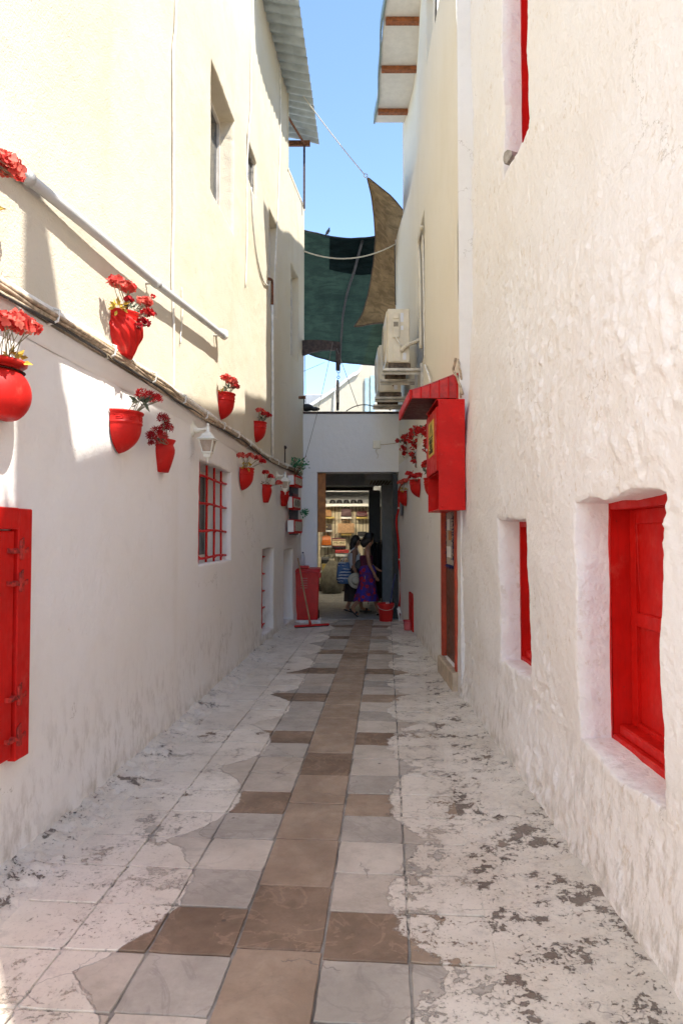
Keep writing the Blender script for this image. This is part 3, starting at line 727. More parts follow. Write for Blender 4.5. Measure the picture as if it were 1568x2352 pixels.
# door: brown leaf, red-orange frame, step, hatch
a, b, c, d, D = door_op; x = 1.215
m = MB(); m.box(x - .02, x + .11, a - .01, a + .06, c, d); m.box(x - .02, x + .11, b - .06, b + .01, c, d); m.box(x - .02, x + .11, a + .06, b - .06, d - .07, d)
dr = m.build('door', simple('red-orange door frame', (.42, .05, .015), rough=.45, var=.2), FH, world=True, bevel=.004)
m = MB().box(x + .035, x + .085, a + .06, b - .06, c + .01, d - .07)
m.build('door_leaf', MAT['brown_wood'], dr).data.transform(off)
for (za, zb) in ((c + .15, c + .95), (c + 1.1, d - .22)):
    MB().box(x + .028, x + .04, a + .18, b - .18, za, zb).build('panel', MAT['brown_wood'], dr, bevel=.003).data.transform(off)
m = MB().prism([(x - .06, .0), (x - .06, .20), (x - .045, .215), (x + .12, .217), (x + .12, .0)], 'y', a - .05, b + .03)
m.build('door_step', MAT['stone_step'], FH, world=True)
a, b, c, d, D = fops[3]
m = MB().box(1.195, 1.235, a + .0, b - .0, c + .0, d - .01); m.build('hatch', MAT['red'], FH, world=True, bevel=.006)

# ------------------------------------------------------------------ white wall with the archway at the end
EW = thing('gateway_wall', 'pale white wall with a rectangular doorway closing the alley', 'wall', (0, 13.5, 0))
ex0, ex1, ez = -.475, 1.115, 2.90
m = MB()
m.box(-.86, ex0, 13.42, 13.74, -.05, ez); m.box(-.86, 1.25, 13.42, 13.74, ez, 4.06)
m.build('masonry', MAT['white_cool'], EW, world=True, bevel=.012, seg=2)
m = MB().box(-.84, 1.2, 13.40, 13.76, 4.062, 4.10); m.build('coping', MAT['iron'], EW, world=True, bevel=.004)
m = MB().box(ex0 + .002, ex0 + .16, 13.60, 13.70, 1.72, ez - .003); m.build('jamb_post', MAT['orange_wood'], EW, world=True)
m = MB().box(1.02, 1.11, 13.5, 13.72, .0, ez - .04); m.build('jamb', MAT['black'], EW, world=True)
m = MB().box(ex0 - .1, 1.11, 13.44, 13.8, -.03, .012); m.build('threshold', PAVE_S, EW, world=True, bevel=.006)

# ================================================================== street with the bag shop beyond the doorway
SH = thing('bag_shop', 'dim handbag shop front seen through the doorway with lit display wall', 'shop', (0.2, 18.5, 0))
def put(m, name, mat, parent=None, **k): return m.build(name, mat, parent or SH, world=(parent is None), **k)
offS = Matrix.Translation(-Vector(SH.location))
put(MB().box(-5, 6, 21.0, 21.2, -.05, 6.0), 'rear_wall', MAT['pillar'])
put(MB().box(-5, 6, 13.76, 21.0, 3.42, 3.6), 'ceiling', MAT['ceiling_grey'])
put(MB().box(-5, -1.6, 13.76, 21.0, -.05, 3.4), 'side_wall', MAT['pillar'])
put(MB().box(2.2, 6, 13.8, 21.0, -.05, 3.4), 'side_wall', MAT['pillar'])
put(MB().box(-1.6, .80, 16.6, 17.1, 2.86, 3.42), 'lintel', MAT['ceiling_grey'])
put(MB().box(-1.6, .80, 17.1, 17.2, 2.78, 2.90), 'lintel_trim', MAT['cloth_dark'])
duct = put(MB().box(.55, 1.6, 15.2, 17.2, 2.90, 3.42), 'air_duct', MAT['ceiling_grey'])
for k in range(7): put(MB().box(.68 + k * .07, .71 + k * .07, 15.5, 16.9, 2.88, 2.905), 'vent_slot', MAT['slat_dark'], duct).data.transform(offS)
put(MB().box(.98, 1.36, 16.6, 17.0, -.02, 2.9), 'pillar', MAT['pillar'], bevel=.01)
put(MB().box(.70, .985, 17.3, 17.7, -.02, 2.8), 'dark_column', MAT['black'], bevel=.01)
put(MB().box(-1.6, .9, 20.2, 20.9, -.02, .16), 'plinth', MAT['cloth_dark'])
slat = put(MB().box(-1.6, 1.2, 20.72, 20.98, .16, 2.62), 'slat_backing', MAT['slat_dark'])
for k in range(26):
    x = -1.55 + k * .105; put(MB().box(x, x + .088, 20.69, 20.721, .18, 2.6), 'slat', MAT['slat'], slat).data.transform(offS)
put(MB().box(-1.6, 1.2, 20.35, 20.72, 2.52, 2.60), 'top_shelf', MAT['shelf_white'])
put(MB().box(-1.6, 1.2, 20.3, 20.98, 2.95, 3.40), 'header', MAT['pillar'])
# lit lamps over the shelves
def emit(name, c, s):
    t = NT(name); t.col(c); t.set(t.b.inputs['Emission Color'], c + (1,)); t.set(t.b.inputs['Emission Strength'], s); return t.m
lm = put(MB().box(-1.4, 1.0, 18.55, 18.63, 3.34, 3.40), 'strip_lamp', emit('warm shop lamp', (1.0, .88, .68), 14.0))
put(MB().box(-1.4, 1.0, 18.40, 18.44, 3.14, 3.40), 'pelmet', MAT['shelf_white'])

def r5(x, y): return ((1140 + .1913 * x) / 1.551, (1800 + .1913 * y) / 1.551)
def shelf(x0, x1, y0, y1, mat):
    a = at(*r5(x0, y0), 20.45); b = at(*r5(x1, y1), 20.45)
    put(MB().box(a.x, b.x, 20.44, 20.70, b.z, a.z), 'shelf', mat)
for s in ((75, 270, 215, 245, 'shelf_yellow'), (385, 580, 212, 250, 'shelf_white'), (675, 880, 215, 250, 'shelf_yellow'), (35, 220, 458, 492, 'shelf_white'),
          (390, 580, 522, 560, 'shelf_yellow'), (30, 210, 750, 780, 'shelf_white'), (690, 830, 578, 608, 'shelf_white'), (285, 500, 890, 955, 'shelf_white'), (10, 350, 1225, 1250, 'shelf_white')):
    shelf(*s[:4], MAT[s[4]])
def handbag(x0, x1, y0, y1, top, mat, label, handle=60, Y=20.5, band=None, lid=None):
    """x0..x1,y0..y1 body outline in the shop picture; top = ratio of top width to bottom width"""
    a = at(*r5(x0, y0), Y); b = at(*r5(x1, y1), Y); w = (b.x - a.x); h = a.z - b.z; cx = (a.x + b.x) / 2
    t = thing('handbag', label, 'handbag', (cx, Y, b.z), group='handbags on the shop wall')
    m = MB(); hb = w / 2; ht = w / 2 * top
    rows = [(0, hb * .96, .075), (.08 * h, hb, .085), (.6 * h, (hb + ht) / 2, .075), (.97 * h, ht, .045), (h, ht * .97, .03)]
    V = []
    for (z, wx, wy) in rows: V += [(-wx, -wy, z), (-wx * .5, -wy * 1.12, z), (wx * .5, -wy * 1.12, z), (wx, -wy, z), (wx, wy, z), (-wx, wy, z)]
    m.add(V, [(i * 6 + k, i * 6 + (k + 1) % 6, (i + 1) * 6 + (k + 1) % 6, (i + 1) * 6 + k) for i in range(len(rows) - 1) for k in range(6)] + [(0, 1, 2, 3, 4, 5), tuple(range(24, 30))])
    m.build('body', mat, t, bevel=.006)
    if handle:
        hh = handle * .1913 / 1.551 / 1568 * Y
        m = MB()
        for yy in (-.04, .03): m.tube([(ht * .55 * math.cos(q), yy, h * .96 + hh * math.sin(q)) for q in np.linspace(0, math.pi, 9)], .007, 6)
        m.build('handle', mat, t, smooth=True)
    if band:
        for (z0, z1, mm) in band: MB().box(-hb * 1.0, hb * 1.0, -.101, -.06, z0 * h, z1 * h).build('band', mm, t)
    if lid:
        MB().prism([(-ht * .98, h * .98), (ht * .98, h * .98), (ht * .8, h * .5), (-ht * .8, h * .5)], 'y', -.10, -.075).build('flap', mat, t)
        MB().box(-.02, .02, -.112, -.10, h * .42, h * .55).build('clasp', lid, t)
    return t
BM = {k: simple(k + ' bag leather', c, rough=.45, var=.2, scale=14) for k, c in dict(tan=(.36, .17, .055), maroon=(.07, .018, .02), wine=(.09, .015, .018), brown=(.085, .06, .045), woven=(.48, .29, .15), orange=(.50, .12, .008), navy=(.02, .018, .03), black=(.012, .011, .012), red=(.40, .025, .02), cream=(.62, .52, .33), gold=(.7, .55, .2)).items()}
handbag(78, 215, 90, 213, .8, BM['tan'], 'tan handbag with round handles on the upper left yellow shelf', 85)
handbag(385, 585, 65, 210, .82, BM['maroon'], 'dark maroon handbag at the top centre on a white shelf', 45)
handbag(675, 880, 112, 213, .9, BM['wine'], 'wine red handbag on the upper right yellow shelf', 50)
handbag(45, 210, 345, 457, .9, BM['brown'], 'dark brown flap handbag with gold clasp below the tan one', 45, lid=BM['gold'])
handbag(330, 632, 335, 520, .96, BM['woven'], 'large woven straw tote with stripe in the middle of the display', 70, band=[(.0, .95, BM['woven'])])
handbag(30, 205, 578, 748, .86, BM['orange'], 'bright orange handbag at the left end of the display', 30)
mm = handbag(228, 480, 605, 812, 1.05, BM['navy'], 'striped cream and dark tote with lettering across its front', 110, band=[(.30, .74, BM['cream']), (.80, .86, BM['cream']), (.24, .27, BM['red']), (.76, .79, BM['red']), (.88, .91, BM['red'])])
handbag(695, 865, 492, 577, .97, BM['black'], 'small black clutch on the right white shelf', 0)
handbag(282, 530, 822, 889, 1.0, BM['red'], 'red folded bag on the white shelf beneath the striped tote', 0)
handbag(20, 240, 960, 1090, .95, BM['black'], 'black chain handbag at the lower left of the display', 60)
handbag(375, 520, 975, 1075, .95, BM['brown'], 'dark bag low in the display behind the walking women', 40)
def text(s, size, M, name, mat, parent, ext=.002):
    cu = bpy.data.curves.new(name, 'FONT'); cu.body = s; cu.size = size; cu.align_x = 'CENTER'; cu.align_y = 'CENTER'; cu.extrude = ext
    tmp = bpy.data.objects.new('tmp', cu); COL.objects.link(tmp)
    bpy.context.view_layer.update()
    me = bpy.data.meshes.new_from_object(tmp.evaluated_get(bpy.context.evaluated_depsgraph_get()))
    bpy.data.objects.remove(tmp); bpy.data.curves.remove(cu)
    me.transform(M); me.materials.clear(); me.materials.append(mat); me.name = name
    return new_obj(name, me, parent)
text('MIU MIU', .085, Matrix.Translation((0, -.104, .175)) @ Matrix.Rotation(math.pi / 2, 4, 'X'), 'lettering', MAT['ink'], mm)
# dark sun hats in a row along the top shelf
for k, x in enumerate((400, 515, 600, 690, 780, 860)):
    p = at((1040 + .2806 * x) / 1.551, (1640 + .2806 * 505) / 1.551, 20.55)
    h = thing('display_cap', '%s dark cap from the left on the shop top shelf' % ('first second third fourth fifth sixth'.split()[k]), 'cap', (p.x, 20.55, 2.605), group='caps on the top shelf')
    MB().lathe([(.0, .13), (.05, .125), (.085, .09), (.095, .03), (.097, 0)], 12).build('crown', BM['black'], h, smooth=True)
    MB().lathe([(.095, .012), (.15, .0), (.152, .006)], 12, -2.4, -.7).build('brim', BM['black'], h, smooth=True)
p = at(*r5(115, 1215), 20.4)
yb = thing('yellow_box', 'yellow carton low on the left of the shop display', 'box', (p.x, 20.4, .16))
MB().box(-.11, .11, -.12, .12, 0, at(*r5(115, 1090), 20.4).z - .16).build('carton', MAT['shelf_yellow'], yb, bevel=.004)
MB().box(-.112, .112, -.015, .015, .0, at(*r5(115, 1090), 20.4).z - .158).build('tape', MAT['shelf_white'], yb)
# big grey sack
p = gnd(*r5(215, 1590)); p.y = 19.6; p.x = at(*r5(215, 1500), 19.6).x
sk = thing('sack', 'large grey-brown cloth sack standing on the street floor', 'sack', (p.x, 19.6, 0))
MB().lathe([(.0, .0), (.26, .01), (.31, .10), (.33, .3), (.28, .6), (.16, .82), (.07, .95), (.06, 1.0), (.10, 1.12), (.0, 1.1)], 22, fn=lambda r, a, z: r * (1 + .05 * math.sin(5 * a + 6 * z) + .03 * math.sin(11 * a))).build('body', MAT['sack'], sk, smooth=True)
MB().lathe([(.075, .93), (.085, .96), (.075, .99)], 14).build('tie', MAT['rope'], sk, smooth=True)
# dark garment stand right of the women
gs = thing('garment_rack', 'tall rack of dark clothes against the shop column', 'clothes rack', (.80, 16.4, 0))
MB().tube([(-.16, 0, 0), (-.16, 0, 1.55), (.16, 0, 1.55), (.16, 0, 0)], .012, 6).build('frame', MAT['iron'], gs)
for k in range(6):
    x = -.13 + k * .05; m = MB()
    m.lathe([(.02, 1.5), (.055, 1.42), (.07, 1.1), (.085, .6), (.09, .16), (.0, .15)], 10, fn=lambda r, a, z: r * (1 + .25 * math.sin(4 * a + z * 3)), M=Matrix.Translation((x, 0, 0)) @ Matrix.Diagonal((.5, 1.9, 1, 1)))
    m.build('garment', MAT['cloth_dark'] if k % 2 else MAT['black'], gs, smooth=True)

# ================================================================== curved white building beyond the wall
BB = thing('curved_building', 'pale building with a curved gable rising behind the end wall', 'building', (1.5, 20, 0))
out = [(690, 955), (707, 939), (754, 908), (785, 885), (807, 867), (821, 860), (830, 846), (840, 813), (849, 774), (857, 738), (866, 690), (900, 640)]
pts = [at(x, y, 20.0) for (x, y) in out]
pts = [Vector(p) for p in wob(pts, 4, 0, 0)]
poly = [(p.x, p.z) for p in pts] + [(pts[-1].x, 3.62), (pts[0].x, 3.62)]
MB().prism(poly, 'y', 20.0, 20.5).build('gable_wall', MAT['cream'], BB, world=True)
MB().add([(p.x + d * .0, y, p.z + h) for p in pts for (d, y, h) in ((0, 19.93, .0), (0, 19.93, .10), (0, 20.56, .10), (0, 20.56, .0))], [(i * 4 + k, i * 4 + (k + 1) % 4, (i + 1) * 4 + (k + 1) % 4, (i + 1) * 4 + k) for i in range(len(pts) - 1) for k in range(4)]).build('coping', MAT['soffit'], BB, world=True)
for (x0, x1, y0, y1) in ((838, 847, 868, 950), (851, 861, 862, 950)):
    a_, b_ = at(x0, y0, 19.95), at(x1, y1, 19.95)
    sh = MB().box(a_.x, b_.x, 19.95, 20.01, b_.z, a_.z).build('shutter', MAT['bluewash'], BB, world=True)
MB().tube([at(771, 870, 19.9), at(768, 905, 19.96), at(766, 945, 19.96)], .02, 6).build('downpipe', MAT['cable_white'], BB, world=True)
ra = thing('rooftop_unit', 'small white ventilation unit on the far roof left of the curved building', 'vent unit', tuple(at(706, 948, 34.0)))
MB().box(-.1, 1.05, -.4, .4, -1.2, .85).build('casing', MAT['window_white'], ra, bevel=.02)
for k in range(4):
    for q in range(2): MB().box(.5 + q * .24, .68 + q * .24, -.415, -.40, .3 + k * .12, .36 + k * .12).build('louvre', MAT['ac_dark'], ra)
rs = thing('far_house', 'distant flat-roofed white house carrying the small roof unit', 'house', (-2.5, 37, 0))
MB().box(-4, 3.4, -3.3, 4, 0, ra.location.z - 1.18).build('wall', MAT['white_far'], rs); MB().box(-4.1, 3.5, -3.4, 4.1, ra.location.z - 1.178, ra.location.z - 1.1).build('roof', MAT['soffit'], rs)

# ================================================================== shade sails
def surf(name, mat, parent, fn, nu=40, nv=40, thick=0.0):
    m = MB(); V = [tuple(fn(i / nu, j / nv)) for i in range(nu + 1) for j in range(nv + 1)]; n = nv + 1
    m.add(V, [(i * n + j, i * n + j + 1, (i + 1) * n + j + 1, (i + 1) * n + j) for i in range(nu) for j in range(nv)])
    return m.build(name, mat, parent, smooth=True, world=(parent is not None))
gnet = thing('green_shade_net', 'large green shade net sagging over the street behind the end wall', 'shade net', tuple(at(780, 690, 16.5)))
def gfn(u, v):
    # u across (left->right), v from the near edge (high) to the far edge (low)
    a = at(690 + u * 215, 0, 14.4 + .6 * v); Y = 14.3 + 4.6 * v
    xim = 686 + u * (225 + 25 * (1 - v))
    top = 526 + 24 * math.sin(math.pi * min(1, u * 1.25) * .8) ; bot = 802 + 34 * math.sin(math.pi * min(1, max(0, u * .9 + .05)) * .62)
    y = top + (bot - top) * (v ** 1.02)
    p = at(xim, y, Y)
    fold = .09 * math.sin(v * 15 + u * 2.2 + .6 * math.sin(u * 6)) * (.35 + .65 * v) * (.4 + .6 * (1 - abs(u - .35)))
    p.z += fold + .03 * float(fbm(u * 5, v * 9, 91, 3)); return p
surf('net', MAT['net_green'], gnet, gfn, 44, 60)
def gfn2(u, v): p = gfn(.285 + u * .72, -.012 + v * .24 + .035 * math.sin(u * 2.6) * v); return p + Vector((0, -.02, .02 + .02))
surf('dark_panel', MAT['net_dark'], gnet, lambda u, v: gfn(.285 + u * .715, v * (.245 + .03 * math.sin(u * 2.4))) + Vector((0, 0, -.03)), 24, 20)  # separate darker sheet just below the near right part of the net
m = MB().tube([gfn(float(np.interp(v, [0, .3, .6, 1], [.585, .50, .43, .42])), v) - Vector((0, 0, .055)) for v in np.linspace(0, 1, 30)], [.03] * 30, 6)
m.v = [tuple(p) for p in to_local(gnet, m.v)]; m.build('seam', MAT['black'], gnet, smooth=True)
m = MB().tube([gfn(u, 0) for u in np.linspace(0, 1, 24)], .018, 6).tube([gfn(u, 1) for u in np.linspace(0, 1, 24)], .022, 6); m.v = [tuple(p) for p in to_local(gnet, m.v)]; m.build('hem', MAT['black'], gnet, smooth=True)

tsail = thing('tan_sail', 'tan cloth shade sail pulled to a point against the blue sky', 'shade sail', tuple(at(880, 600, 14.0)))
def tfn(u, v):
    L = np.array([(843, 409), (853, 450), (859, 500), (862, 550), (857, 610), (847, 670), (832, 720), (813, 748)], float)
    Rr = np.array([(846, 410), (900, 452), (935, 495), (950, 540), (960, 600), (965, 650), (960, 700), (945, 737)], float)
    k = v * 7; i = min(6, int(k)); f = k - i
    l = L[i] + (L[i + 1] - L[i]) * f; r = Rr[i] + (Rr[i + 1] - Rr[i]) * f
    q = l + (r - l) * u; Y = 12.7 + 1.9 * v + .9 * u * (1 - .2 * v)
    p = at(q[0], q[1], Y); p.y += .25 * math.sin(math.pi * u) * math.sin(math.pi * v) + .035 * math.sin(u * 16 + v * 3) * (1 - v) ** 2
    p.z += .02 * math.sin(u * 9 + 4 * v) + .015 * float(fbm(u * 4, v * 5, 95, 3)); return p
surf('cloth', MAT['sail_tan'], tsail, tfn, 24, 40)
m = MB().tube([tfn(0, v) for v in np.linspace(0, 1, 24)], .012, 6).tube([tfn(1, v) for v in np.linspace(0, 1, 24)], .012, 6).tube([tfn(u, 1) for u in np.linspace(0, 1, 14)], .018, 6)
m.v = [tuple(p) for p in to_local(tsail, m.v)]; m.build('hem', simple('brown sail hem', (.10, .06, .035), rough=.9), tsail, smooth=True)
a = tfn(0, 0); m = MB().lathe([(.035 + .008 * math.cos(q), .008 * math.sin(q)) for q in np.linspace(0, 2 * math.pi, 9)], 16, M=Matrix.Translation(a + Vector((-.03, 0, .05))) @ Matrix.Rotation(math.pi / 2, 4, 'X'))
m.v = [tuple(p) for p in to_local(tsail, m.v)]; m.build('ring', MAT['galv'], tsail, smooth=True)

def cable(name, label, cat, pts, r, mat, group=None, n=6):
    base = Vector(pts[0]); o = thing(name, label, cat, tuple(base), group=group)
    m = MB().tube([Vector(p) - base for p in pts], r, n); m.build('strand', mat, o, smooth=True); return o
cable('tension_rope', 'pale rope stretched from the left wall to the tan sail corner', 'rope', sag(onL(658, 165, .06), a + Vector((-.05, 0, .07)), .05), .009, MAT['rope'])
cable('sagging_rope', 'cream rope sagging across the alley in front of the green net', 'rope', sag(onL(700, 604, .02) + Vector((0, -.6, 0)), at(908, 560, 13.6), .22), .013, MAT['rope'])
m_ = at(748, 540, 14.25)
# a pigeon on the rim of the net
pg = gfn(.27, 0) + Vector((0, 0, .02))
pig = thing('pigeon', 'small grey pigeon perched on the upper edge of the green net', 'bird', tuple(pg))
me = bpy.data.meshes.new('body'); sk_v = [tuple(.62 * q for q in p_) for p_ in [(-.05, 0, .07), (-.01, 0, .12), (.02, 0, .17), (.03, 0, .22), (.035, 0, .255), (.065, 0, .252), (-.10, 0, -.01)]]
me.from_pydata(sk_v, [(0, 1), (1, 2), (2, 3), (3, 4), (4, 5), (0, 6)], []); po = new_obj('body', me, pig)
sm = po.modifiers.new('skin', 'SKIN')
for i, r in enumerate((.026, .036, .034, .019, .019, .005, .012)): me.skin_vertices[0].data[i].radius = (r, r)
me.skin_vertices[0].data[1].use_root = True
po.modifiers.new('sub', 'SUBSURF').render_levels = 2; me.materials.append(simple('pigeon grey', (.12, .13, .15), rough=.7, var=.4, scale=40))
for s in (-1, 1): MB().tube([(.0, .012 * s, .05), (.0, .012 * s, .0), (.02, .012 * s, .0)], .003, 5).build('leg', MAT['pink'], pig)

# ================================================================== bracket, chain and plank on the end wall
br = thing('iron_bracket', 'rusty curved iron arm on the left wall above the end wall', 'bracket', tuple(at(693, 800, 13.35)))
V = []; m = MB()
for k in range(15):
    t = k / 14; p = at(692 + 88 * t, 0, 13.35); zt = at(692, 783 + 4 * t - 3 * math.sin(math.pi * t), 13.35).z; zb = at(692, 818 - 14 * math.sin(min(1, t * 1.15) * math.pi * .6), 13.35).z
    V += [(p.x, 13.30, zb), (p.x, 13.30, zt), (p.x, 13.40, zt), (p.x, 13.40, zb)]
m.add(V, [(i * 4 + k, i * 4 + (k + 1) % 4, (i + 1) * 4 + (k + 1) % 4, (i + 1) * 4 + k) for i in range(14) for k in range(4)] + [(0, 1, 2, 3), (56, 57, 58, 59)])
m.build('arm', MAT['iron'], br, world=True)
a, b = at(771, 786, 13.35), at(781, 850, 13.35)
MB().box(a.x, b.x, 13.31, 13.39, b.z, a.z - .02).build('drop', MAT['iron'], br, world=True)
for k in range(3):
    z = b.z - .03 - k * .055; m = MB().lathe([(.025 + .007 * math.cos(q), .007 * math.sin(q)) for q in np.linspace(0, 2 * math.pi, 7)], 12, M=Matrix.Translation((at(777, 860, 13.35).x, 13.35, z)) @ Matrix.Rotation(math.pi / 2, 4, 'X') @ Matrix.Rotation((k % 2) * math.pi / 2, 4, 'X' if False else 'Y'))
    m.build('chain_link', MAT['iron'], br, smooth=True, world=True)
a, b = at(772, 872, 13.45), at(785, 943, 13.45)
pk = thing('hanging_plank', 'weathered grey plank hanging on a chain above the end wall', 'plank', (a.x, 13.45, b.z))
MB().prism([(.005, .0), (.045, .0), (.06, .15), (.06, a.z - b.z - .05), (.04, a.z - b.z), (.01, a.z - b.z), (-.005, a.z - b.z - .1), (-.005, .25)], 'y', -.02, .02).build('board', MAT['grey_wood'], pk, bevel=.003)
MB().box(.0, .055, -.024, .024, .02, .16).build('lower_end', MAT['iron'], pk)
# clutter on the coping
bg_ = thing('black_bag', 'black rag and plastic bag slumped at the left end of the coping', 'bag', tuple(at(703, 944, 13.5)))
MB().ball((0, 0, .07), .1, 14, 9, (1.5, .8, .75)).ball((.17, 0, .04), .07, 12, 7, (1.5, .7, .6)).ball((-.08, -.02, .2), .07, 10, 7, (.8, .7, 1.9)).build('bag', MAT['black'], bg_, smooth=True)
for (n_, lb, p0, p1, dr, r, mt) in (
    ('thin_wire', 'dark wire running diagonally from the bracket to the right of the coping', at(773, 800, 13.3), at(822, 936, 13.45), .0, .006, 'wire'),
    ('thin_wire', 'light wire hanging from the iron arm down across the end wall', at(764, 786, 13.28), at(700, 1052, 13.3), .12, .005, 'wire'),
    ('thin_wire', 'thin upright wire beside the left wall corner above the coping', at(700, 806, 13.4), at(702, 944, 13.45), .0, .006, 'cable_dark'),
    ('thin_wire', 'faint line crossing the sky from the net to the left wall', at(745, 832, 15.5), at(698, 852, 14.0), .0, .005, 'wire'),
    ('thin_wire', 'looped black cable lying on the right part of the coping', at(795, 944, 13.5), at(868, 938, 13.5), -.10, .010, 'cable_dark')):
    cable(n_, lb, 'wire', sag(p0, p1, dr), r, MAT[mt])
fl = thing('flood_lamp', 'small dark floodlight tipped over on the coping beside the air conditioners', 'lamp', tuple(at(893, 939, 13.5)))
MB().box(-.08, .08, -.04, .04, .0, .2, Matrix.Translation((0, 0, .05)) @ Matrix.Rotation(.75, 4, 'Y') @ Matrix.Translation((0, 0, -.05))).build('housing', MAT['pillar'], fl, bevel=.02, seg=2)
MB().tube([(-.1, 0, .0), (.0, 0, .12), (.16, 0, .03)], .012, 6).build('stand', MAT['cable_dark'], fl)
sk_ = thing('wall_socket', 'small white junction box on the pale end wall right of centre', 'junction box', tuple(at(865, 1021, 13.415)))
MB().box(-.075, .075, -.03, .01, -.08, .08).build('box', MAT['lamp_white'], sk_, bevel=.008)
MB().tube([(.0, -.02, -.08), (-.02, -.03, -.14), (.03, -.03, -.22), (.0, -.025, -.28)], .007, 5).build('lead', MAT['cable_white'], sk_)
cable('wall_lead', 'thin pale lead from the junction box to the right wall', 'cable', sag(at(872, 1021, 13.40), at(915, 1016, 13.40), .01), .006, MAT['cable_tan'])

# ================================================================== flower pots
def petals(m, c, r, n, size, flat=.65, seed=0, narrow=False, dome=-.35):
    rnd = random.Random(seed)
    for _ in range(n):
        while True:
            d = Vector((rnd.uniform(-1, 1), rnd.uniform(-1, 1), rnd.uniform(-1, 1)))
            if .1 < d.length < 1 and d.normalized().z > dome: break
        d.normalize(); rr = r * rnd.uniform(.72, 1.05)
        p = Vector(c) + Vector((d.x * rr, d.y * rr, d.z * rr * flat))
        nrm = (d + Vector((rnd.gauss(0, .5), rnd.gauss(0, .5), rnd.gauss(0, .5)))).normalized()
        t = nrm.orthogonal().normalized(); t = Matrix.Rotation(rnd.uniform(0, 6.28), 3, nrm) @ t; b = nrm.cross(t)
        s = size * rnd.uniform(.7, 1.25)
        if narrow:
            for q in range(6):
                a = q * 1.047 + rnd.uniform(-.2, .2); tt = t * math.cos(a) + b * math.sin(a); bb = nrm.cross(tt)
                m.add([p, p + tt * s * .5 + bb * s * .16 + nrm * s * .18, p + tt * s + nrm * s * .30, p + tt * s * .5 - bb * s * .16 + nrm * s * .18], [(0, 1, 2), (0, 2, 3)])
        else:
            for q in range(4):
                a = q * 1.571 + rnd.uniform(-.25, .25); tt = t * math.cos(a) + b * math.sin(a); bb = nrm.cross(tt)
                m.add([p + nrm * s * .02, p + tt * s * .35 + bb * s * .42 + nrm * s * .10, p + tt * s * .72 + bb * s * .36 + nrm * s * .20, p + tt * s * .92 + nrm * s * .24, p + tt * s * .72 - bb * s * .36 + nrm * s * .20, p + tt * s * .35 - bb * s * .42 + nrm * s * .10], [(0, 1, 2, 3, 4, 5)])
def leaves(m, c, r, n, size, seed=0, up=.3, flat=.7):
    rnd = random.Random(seed)
    for _ in range(n):
        d = Vector((rnd.gauss(0, 1), rnd.gauss(0, 1), rnd.gauss(0, .7) + up)).normalized(); p = Vector(c) + Vector((d.x, d.y, d.z * flat)) * r * rnd.uniform(.1, .9)
        t = (d + Vector((rnd.gauss(0, .4), rnd.gauss(0, .4), rnd.gauss(0, .4)))).normalized(); b = t.orthogonal().normalized(); b = Matrix.Rotation(rnd.uniform(0, 6.28), 3, t) @ b; nn = t.cross(b)
        s = size * rnd.uniform(.7, 1.3)
        m.add([p, p + t * s * .4 + b * s * .27 + nn * s * .06, p + t * s, p + t * s * .4 - b * s * .27 + nn * s * .06, p + t * s * .45], [(0, 1, 4), (1, 2, 4), (2, 3, 4), (3, 0, 4)])
HALF = dict(n=26, a0=-math.pi / 2, a1=math.pi / 2)
